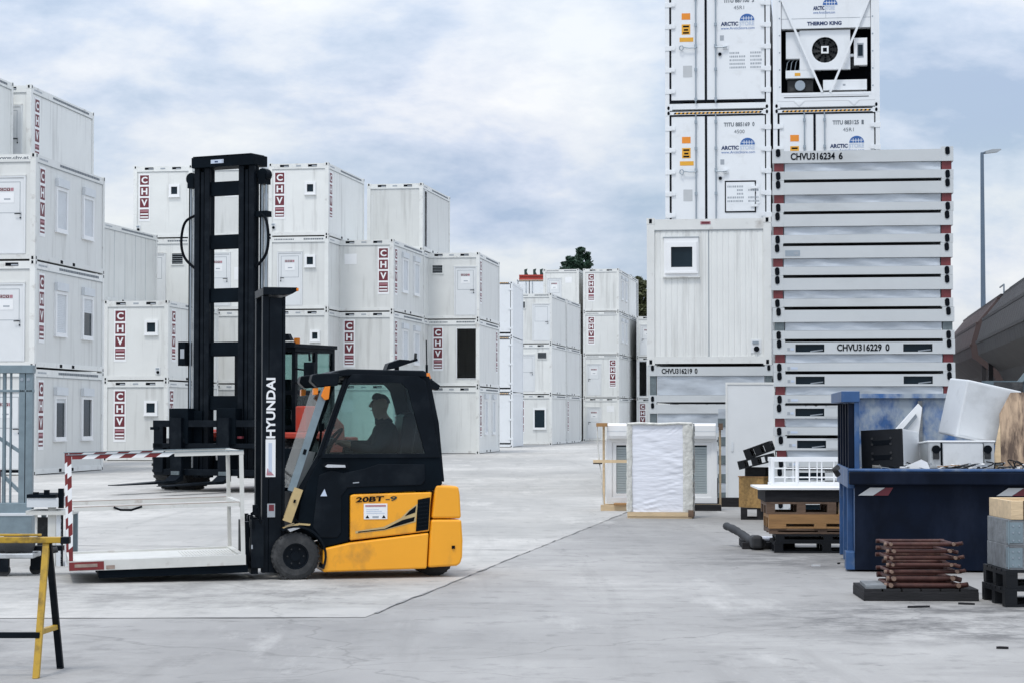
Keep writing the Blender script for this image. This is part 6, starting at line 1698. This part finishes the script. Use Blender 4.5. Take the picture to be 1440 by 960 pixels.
# galvanised cage frame
dG = 24.2
gf = thing('steel_rack', 'galvanised steel rack with upright bars, at the left edge behind the yellow trestle', 'rack', put(47, dG), R(3))
def gl(px): return (px - 47) / F * dG
zt, zb = zof(513, dG), zof(706, dG)
MB().box(gl(27), gl(36) - .004, 0, .12, .28, zt - .09, 'galvanised').box(gl(36) + .004, gl(46), 0, .12, .28, zt - .09, 'galvanised').box(gl(34), gl(38), .03, .1, .28, zt - .09, 'galvanised').disc((gl(31), 0, zof(533, dG)), .02, 'y', -.006, 0, 'steel_rod', 8).disc((gl(40), 0, zof(533, dG)), .02, 'y', -.006, 0, 'steel_rod', 8).build('post', gf, bevel=.004)
MB().box(gl(-160), gl(47), -.02, .14, zt - .09, zt, 'galvanised').box(gl(-160), gl(47), .0, .1, zof(551, dG), zof(551, dG) + .03, 'galvanised').build('top_beam', gf, bevel=.004)
mb = MB().box(gl(-160), gl(46), -.02, .16, zof(722, dG), zof(706, dG), 'galvanised').box(gl(-160), gl(47), -.05, .3, zof(752, dG), zof(722, dG) - .004, 'galvanised').box(gl(-160), gl(47) + .01, -.06, .32, zof(724, dG), zof(720, dG), 'shutter_gray')
for x in (gl(-150), gl(20)): mb.box(x, x + .14, 0, .2, 0, zof(752, dG), 'galvanised')
mb.build('base_beam', gf, bevel=.004)
mb = MB()
for px in (15, 6, -3, -20, -40): mb.tube([(gl(px), .05, .3), (gl(px), .05, zt - .05)], .022 if px < 12 else .014, 'galvanised', 8)
mb.bar((gl(-40), .07, zof(590, dG)), (gl(27), .07, zof(634, dG)), .03, .04, 'galvanised').bar((gl(-40), .07, zof(625, dG)), (gl(27), .07, zof(690, dG)), .03, .04, 'galvanised').box(gl(-150), gl(27), .06, .1, zof(664, dG), zof(660, dG), 'black_satin').box(gl(-2), gl(1), .03, .08, .3, zof(660, dG), 'maroon')
mb.build('bars', gf)
# stacked steel frames and dolly behind the trestle
dS = 22.3
st = thing('steel_table', 'pale steel table frame with dark corner pegs, behind the galvanised rack at the left', 'table', put(98, dS), R(2))
def sl(px): return (px - 98) / F * dS
zz = zof(708, dS)
MB().box(sl(40), sl(84), -.02, .5, zof(712, dS), zof(699, dS), 'shutter_gray').box(sl(40), sl(80), -.03, .52, zof(699, dS) + .001, zof(694, dS), 'black_paint').build('table_top', st)
for px, a, b, mm in ((63, 698, 688, 'black_paint'), (83, 714, 686, 'black_paint'), (48, 699, 691, 'black_paint')): MB().box(sl(px), sl(px + 7), 0, .06, zof(a, dS) + .004, zof(b, dS), mm).build('corner_peg', st)
mb = MB().box(sl(38), sl(101), 0, .5, zof(723, dS), zof(717, dS), 'cage_white')
for px, w_, mm in ((68, 11, 'cage_white'), (80, 7, 'shutter_gray'), (93, 6, 'shutter_gray'), (50, 3, 'cage_white'), (86, 3, 'black_satin'), (98, 3, 'galvanised')): mb.box(sl(px), sl(px + w_), .02 + .01 * (px % 3), .07, .0 if px > 60 else .05, zof(723, dS) - .001 if px != 68 else zof(712, dS), mm)
mb.box(sl(44), sl(66), .3, .34, .02, zof(728, dS), 'rubber')
for px in (50, 95): mb.box(sl(px), sl(px + 6), .4, .46, 0, zof(723, dS) - .001, 'galvanised')
mb.build('leg_frame', st)
dy = thing('dolly', 'low wheeled dolly carrying a grey sack, under the yellow trestle bar', 'dolly', put(50, 20.9), R(3))
def dl_(px): return (px - 50) / F * 20.9
zd = zof(784, 20.9)
MB().box(dl_(-40), dl_(49), 0, .45, zd, zd + .05, 'alu').build('deck', dy, bevel=.01)
MB().tube(smoothp([(dl_(-10), .2, zd + .1), (dl_(10), .15, zd + .13), (dl_(28), .15, zd + .13), (dl_(42), .2, zd + .09)]), [.08] * 5 + [.11] * 5 + [.1] * 5 + [.06], 'gray_hose', 12).build('sack', dy)
MB().box(dl_(42), dl_(85), .2, .32, zof(775, 20.9), zof(768, 20.9), 'black_satin').tube([(dl_(60), .1, zof(776, 20.9)), (dl_(80), .1, zof(772, 20.9))], .03, 'rubber', 8).split('drawbar', dy)
for px in (7, 45):
    y_ = .02 if px == 7 else .30
    MB().disc((dl_(px), 0, .062), .062, 'y', y_, y_ + .05, 'rubber', 18).build('wheel', dy)
    MB().box(dl_(px) - .05, dl_(px) + .05, y_ - .012, y_ - .002, .05, zd - .001, 'black_satin').box(dl_(px) - .05, dl_(px) + .05, y_ + .052, y_ + .06, .05, zd - .001, 'black_satin').split('fork_bracket', dy)
